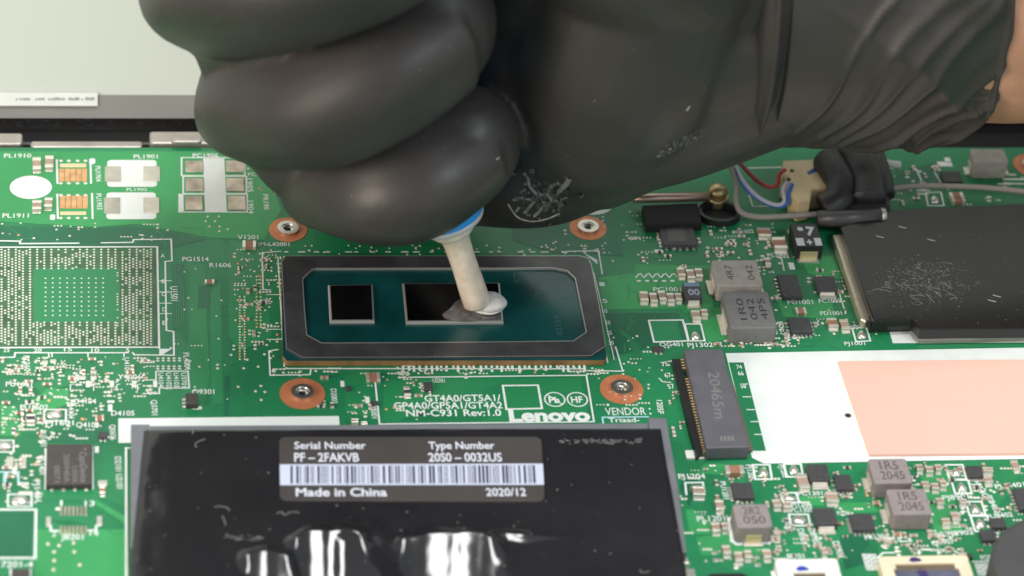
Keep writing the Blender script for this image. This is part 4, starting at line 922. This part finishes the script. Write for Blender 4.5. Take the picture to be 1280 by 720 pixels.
# bar, clip, foam
bar = thing('hinge_bar', (pt(838, 250).x, pt(838, 250).y, 0), 'rose metal bar with a brass screw under the glove', 'metal bar')
b_ = MB(); b_.tube([tuple(pt(792, 248, 2)), tuple(pt(820, 247.5, 2)), tuple(pt(886, 246, 2))], [.72, .75, .75], M_rose, 14); b_.build('rod', bar)
b_ = MB(); p = pt(897, 240, 2); b_.ball((p.x, p.y, 2), (1.6, 1.5, 1.3), M_brass, 14, 8); b_.prism(ell(p.x, p.y, 1.9, 1.9, 18), .1, 1.4, M_brass, .3); b_.build('screw', bar)
b_ = MB(); b_.prism(P2([(803, 256), (872, 253), (878, 278), (808, 281)], 1.6), .1, 1.6, M_foam, .3); b_.build('foam_block', label='black foam block below the rose metal bar', category='foam block')
b_ = MB(); c = pt(899, 266, .8); n = 40; b_.frame(ell(c.x, c.y, 3.3, 2.7, n), ell(c.x, c.y, 2.7, 2.1, n), .08, 1.2, M_connk); b_.flat(ell(c.x, c.y, 2.8, 2.2, n), .12, M_hole); b_.build('rubber_grommet', label='black oval rubber ring around a hole beside the grey cable', category='grommet')

# ================================================================== SYRINGE AND PASTE
tip = pt(597, 380, ZD+.9); up1 = py_(563, 279, tip.y+1.5)
ax = (up1-tip).normalized(); Lt = (up1-tip).length
syr = thing('paste_syringe', tip, 'milky syringe nozzle with blue collar held in the gloved fist', 'syringe')
def along(l): return [tuple(tip+ax*d) for d in l]
b_ = MB(); b_.tube(along([0, .3, 2, 4.5, 5.0, 8, Lt-3.2, Lt-2.0, Lt-1.2]), [1.75, 2.0, 1.98, 1.92, 1.9, 1.9, 2.0, 2.3, 2.75], M_nozz, 32)
for k, v_ in enumerate(b_.v):
    p = V(v_); dd = (p-tip).length; n_ = noise.noise(p*.7+V((3, 1, 0)))*.30*max(0, 1-dd/9); b_.v[k] = (p.x+n_, p.y-n_*.5, p.z)
b_.build('nozzle', syr)
b_ = MB(); b_.tube(along([Lt-1.5, Lt-1.2, Lt+.5, Lt+.9]), [2.9, 3.15, 3.3, 3.2], M_nozz, 28); b_.build('collar', syr)
b_ = MB(); b_.tube(along([Lt+.4, Lt+.7, Lt+1.2, Lt+1.5]), [4.6, 5.1, 5.25, 5.2], M_clear, 36); b_.build('barrel_rim', syr)
b_ = MB(); b_.tube(along([Lt+1.4, Lt+1.5, Lt+40]), [5.1, 5.2, 5.2], M_blue, 36); b_.build('blue_band', syr)
b_ = MB(); b_.tube(along([Lt+40, Lt+75]), [5.0, 5.0], M_clear, 28); b_.build('barrel', syr)
b_ = MB()
pc = pt(610, 384, ZD)
b_.ball((pc.x, pc.y, ZD+.95), (2.7, 2.1, 1.05), M_paste, 28, 16); b_.ball((pc.x-.1, pc.y-.1, ZD+.3), (2.4, 2.0, .5), M_paste, 24, 10)
for k, v_ in enumerate(b_.v):
    p = V(v_); n = noise.noise(p*.5)*.25; b_.v[k] = (p.x+n, p.y+n*.5, max(ZD+.003, p.z+n*.4))
blob_o = b_.build('paste_blob', label='white blob of thermal paste squeezed onto the large die', category='thermal paste')

b_ = MB(); o_ = [pt(u, v, ZD) for u, v in ((557, 399), (553, 393), (562, 386), (570, 377), (582, 372), (598, 374), (606, 384), (604, 394), (596, 401), (578, 402))]  # grey patch drawn on the die as the nozzle's reflection
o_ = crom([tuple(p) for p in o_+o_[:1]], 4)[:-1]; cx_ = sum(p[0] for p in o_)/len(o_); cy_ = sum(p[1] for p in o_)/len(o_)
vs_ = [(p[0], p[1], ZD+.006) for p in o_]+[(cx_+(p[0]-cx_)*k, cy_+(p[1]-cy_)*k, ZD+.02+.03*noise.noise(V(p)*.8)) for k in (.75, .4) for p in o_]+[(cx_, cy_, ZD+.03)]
n = len(o_); b_.add(vs_, [[k*n+i, k*n+(i+1) % n, (k+1)*n+(i+1) % n, (k+1)*n+i] for k in range(2) for i in range(n)]+[[2*n+i, 2*n+(i+1) % n, 3*n] for i in range(n)], mat('grey_reflection', (.16, .15, .14), .22, var=.5, vs_=.6, bump=.5, bs=.8), True)
b_.build('smear_or_reflection', blob_o)
# ================================================================== PERSON: GLOVED HAND AND FOREARM
def chain(mb, pts, k=8, fl=1.0):
    P = crom([(*py_(u, v, y), r) for u, v, y, r in pts], k)
    mb.tube([p[:3] for p in P], [(p[3]*fl*(.95 if fl > 1 else 1), p[3]*(.97 if fl > 1 else 1)) for p in P], M_glove, 28, True, .74 if fl > 1 else None)
    for p in (P[0], P[-1]): mb.ball(p[:3], (p[3], p[3], p[3]*fl), M_glove, 20, 12)
hm = MB()
# fingers: knuckle, middle joint, end joint, tip
chain(hm, [(298, -45, 2, 9), (320, 45, 4, 8.8), (352, 120, 5, 8.6), (384, 178, 4, 8.4), (420, 208, 5, 7.8)])
chain(hm, [(470, 190, 26, 9.5), (424, 216, 13, 8.2), (426, 218, 1, 8.0), (470, 229, -8, 8.2), (522, 220, -10, 8.2), (580, 180, -5, 7.9)], fl=1.10)
chain(hm, [(430, 95, 30, 10.5), (340, 112, 15, 9.4), (336, 112, 0, 9.1), (398, 112, -10, 9.1), (470, 80, -12, 9.0), (542, 32, -7, 8.5)], fl=1.2)
chain(hm, [(400, -20, 32, 11), (290, -38, 16, 10.6), (283, -40, -1, 10.2), (350, -46, -12, 9.6), (440, -72, -14, 9.2), (520, -110, -8, 8.6)], fl=1.22)
chain(hm, [(410, -150, 32, 11), (300, -185, 16, 10.4), (300, -190, -1, 10), (360, -200, -11, 9.4), (440, -225, -13, 9), (515, -250, -7, 8.4)], fl=1.13)
# thumb across the plunger
chain(hm, [(820, -60, 4, 15), (730, -170, -4, 14), (640, -290, -4, 11), (560, -370, 2, 10), (500, -410, 6, 8.6)])
# palm
chain(hm, [(960, 32, 14, 17), (860, 76, 12, 16.5), (770, 122, 10, 15), (705, 172, 9, 12.5), (650, 205, 11, 9.5), (520, 200, 24, 9)])
chain(hm, [(960, 0, 14, 17.5), (820, 20, 12, 19), (710, 60, 11, 16), (600, 90, 20, 12), (450, 90, 30, 11)])
chain(hm, [(960, -90, 14, 17.5), (820, -80, 13, 19), (700, -60, 13, 16), (560, -40, 24, 13), (420, -20, 32, 11.5)])
chain(hm, [(960, -150, 14, 16), (820, -170, 13, 17), (680, -160, 15, 15), (560, -150, 26, 13), (420, -150, 32, 11.5)])
chain(hm, [(740, 120, 6, 14.5), (770, 60, 5, 16.5), (800, -40, 5, 16), (830, -90, 6, 15)])
# wrist ellipse under the cuff
W0, W1 = py_(860, -40, 14), py_(1230, -70, 16)
hm.tube([tuple(W0.lerp(W1, t)) for t in (0, .15, .3, .6, 1)], [(25, 16), (25, 17), (24.5, 17), (24.5, 17), (24.5, 17)], M_glove, 32)
me = hm.mesh('glove', (0, 0, 0))
tmp = bpy.data.objects.new('tmp', me); col.objects.link(tmp)
rm = tmp.modifiers.new('r', 'REMESH'); rm.mode = 'VOXEL'; rm.voxel_size = .7*S
sm = tmp.modifiers.new('s', 'SMOOTH'); sm.factor = .5; sm.iterations = 4
dg = bpy.context.evaluated_depsgraph_get(); hmesh = bpy.data.meshes.new_from_object(tmp.evaluated_get(dg))
bpy.data.objects.remove(tmp)
gv = [v_.co/S for v_ in hmesh.vertices]; gf = [list(p.vertices) for p in hmesh.polygons]
# loose wrinkled cuff
NS, NA = 190, 240
def ridge(x): return 1-abs(((x) % 1.0)*2-1)
C0, C1 = py_(918, -36, 14), py_(1208, -54, 16)
axc = (C1-C0).normalized(); cup = (V((0, 0, 1))-axc*axc.z).normalized(); cfr = axc.cross(cup)
cuff_v = []
for i in range(NS+1):
    s_ = i/NS
    for k in range(NA):
        a = 2*math.pi*k/NA
        rz, ry = 27.4+1.2*s_, 20.0+1.5*s_
        xm_ = s_*36; dn_ = -27*math.cos(a); dp_ = 20*math.sin(a)
        P_ = V((xm_*.045, dn_*.045, dp_*.05))
        c_ = .22+.75*s_
        wv = noise.noise(P_*1.1)*4.5
        g1 = xm_+c_*dn_+wv; g2 = xm_*.8-.55*dn_+5*noise.noise(P_*1.4+V((7, 1, 2)))
        f1 = (1-min(1, abs(noise.noise(V((g1*.125, (dn_-xm_*.4)*.018, dp_*.03))))*3.2))**1.6
        f2 = (1-min(1, abs(noise.noise(V((g2*.10, (dn_+xm_*.5)*.03+9, dp_*.05))))*3.4))**1.6
        f3 = noise.noise(V((g1*.06+3, dn_*.05, dp_*.05+5)))
        amp = min(1, .03+1.5*max(0, s_-.07))*(1-.45*max(0, (s_-.9)/.1))
        dr = amp*(1.25*f1 + 1.0*f2*min(1, s_*1.6) + 2.4*f3 - .6)
        if s_ < .10: dr += 1.0*math.exp(-((s_-.035)/.018)**2) - .9*math.exp(-((s_-.085)/.03)**2)
        if s_ > .97: dr += .5*math.sin((s_-.97)/.03*math.pi)
        en = (noise.noise(V((math.cos(a)*1.3, math.sin(a)*1.3, 8)))*1.4)*s_**3 - 7*s_**2*max(0, (-math.cos(a)-.62)/.38)**1.5
        p = C0.lerp(C1, s_)+axc*en+cup*(rz+dr)*math.cos(a)+cfr*(ry+dr)*math.sin(a)
        cuff_v.append(p)
b0 = len(gv); gv += cuff_v
gf += [[b0+i*NA+k, b0+i*NA+(k+1) % NA, b0+(i+1)*NA+(k+1) % NA, b0+(i+1)*NA+k] for i in range(NS) for k in range(NA)]
b1 = len(gv)                                            # rolled lip and inner wall of the opening
for (ds, sc) in ((.4, .985), (-2, .965), (-14, .93)):
    for k in range(NA):
        p = cuff_v[NS*NA+k]; c = C1; gv.append(c+(p-c)*sc+axc*ds)
gf += [[b0+NS*NA+k, b0+NS*NA+(k+1) % NA, b1+(k+1) % NA, b1+k] for k in range(NA)]
gf += [[b1+j*NA+k, b1+j*NA+(k+1) % NA, b1+(j+1)*NA+(k+1) % NA, b1+(j+1)*NA+k] for j in range(2) for k in range(NA)]
b2 = len(gv)                                            # front edge of the cuff tucks under to the palm
for k in range(NA):
    p = cuff_v[k]; gv.append(C0+(p-C0)*.90-axc*1.0)
gf += [[b2+k, b2+(k+1) % NA, b0+(k+1) % NA, b0+k] for k in range(NA)]
# body: forearm running on into the glove
bm_ = MB(); F0, F1, F2 = py_(1100, -55, 15), py_(1300, -58, 16), py_(1750, -150, 26)
fp = [F0.lerp(F1, t) for t in (0, .5, 1)]+[F1.lerp(F2, t) for t in (.3, .6, 1)]
bm_.tube(crom([tuple(p) for p in fp], 6), [(24.6+.05*i, 19+.25*i) for i in range(31)], M_skin, 48)
person = bm_.build('person', loc=tuple(F0)); person['label'] = "person's bare forearm and right fist in a black glove, pressing a syringe"; person['category'] = 'person'
gm = MB(); gm.add(gv, gf, M_glove, True); glove = gm.build('glove', person); glove['label'] = 'black nitrile glove with wrinkled cuff and white paste stains'
bvg = BVHTree.FromPolygons([V(p) for p in gv], gf)
rs = MB()
for l, wd in (([(655, 216), (660, 222), (662, 232), (672, 244)], .55), ([(664, 214), (670, 213)], .7), ([(672, 244), (668, 250), (652, 247), (642, 250)], .5), ([(672, 244), (684, 242), (690, 250), (698, 249)], .6), ([(684, 242), (690, 232), (700, 228)], .6),
              ([(698, 240), (708, 230), (712, 222)], .7), ([(700, 238), (694, 246)], .5), ([(672, 246), (664, 256), (656, 266)], .45), ([(680, 250), (676, 262), (668, 270)], .5), ([(688, 252), (682, 262)], .5), ([(635, 254), (646, 270), (664, 276), (684, 273), (700, 266)], .35), ([(650, 258), (645, 264)], .4), ([(658, 236), (650, 240)], .4), ([(700, 250), (710, 246)], .35), ([(640, 218), (644, 216)], .4), ([(662, 228), (656, 230)], .45)):
    strand(rs, bvg, l, wd, M_resid, .04)
for _ in range(70): fleck(rs, bvg, rl.gauss(676, 20), rl.gauss(246, 15), rl.uniform(.08, .22), rl.choice([M_resid, M_resif]))
for _ in range(60):
    a = rl.gauss(682, 14); b = rl.gauss(246, 10); strand(rs, bvg, [(a, b), (a+rl.uniform(-7, 7), b+rl.uniform(-5, 5))], rl.uniform(.3, 1.0), M_resif, .02)
rs.build('paste_residue', glove, kind='stuff')
rs = MB()
for _ in range(60):
    t = rl.random(); a = 822+t*52; b = 192-t*24+rl.uniform(-6, 6); strand(rs, bvg, [(a, b), (a+rl.uniform(2, 6), b-rl.uniform(0, 3))], rl.uniform(.15, .5), M_resif, .03)
for _ in range(26):
    t = rl.random(); fleck(rs, bvg, 822+t*52, 192-t*24+rl.uniform(-6, 5), rl.uniform(.08, .2), M_resid)
fleck(rs, bvg, 824, 194, .4, M_resid); fleck(rs, bvg, 837, 186, .4, M_resid); fleck(rs, bvg, 861, 134, .3, M_resid); strand(rs, bvg, [(858, 138), (861, 134)], .3, M_resid)
rs.build('smear_or_reflection', glove, kind='stuff')  # thin paste smeared on the glove
rs = MB()
for _ in range(40): fleck(rs, bvg, rl.uniform(240, 930), rl.uniform(5, 250), rl.choice([.06, .08, .1]), M_lint)
strand(rs, bvg, [(620, 200), (624, 197)], .2, M_lint); rs.build('lint', glove, kind='stuff')
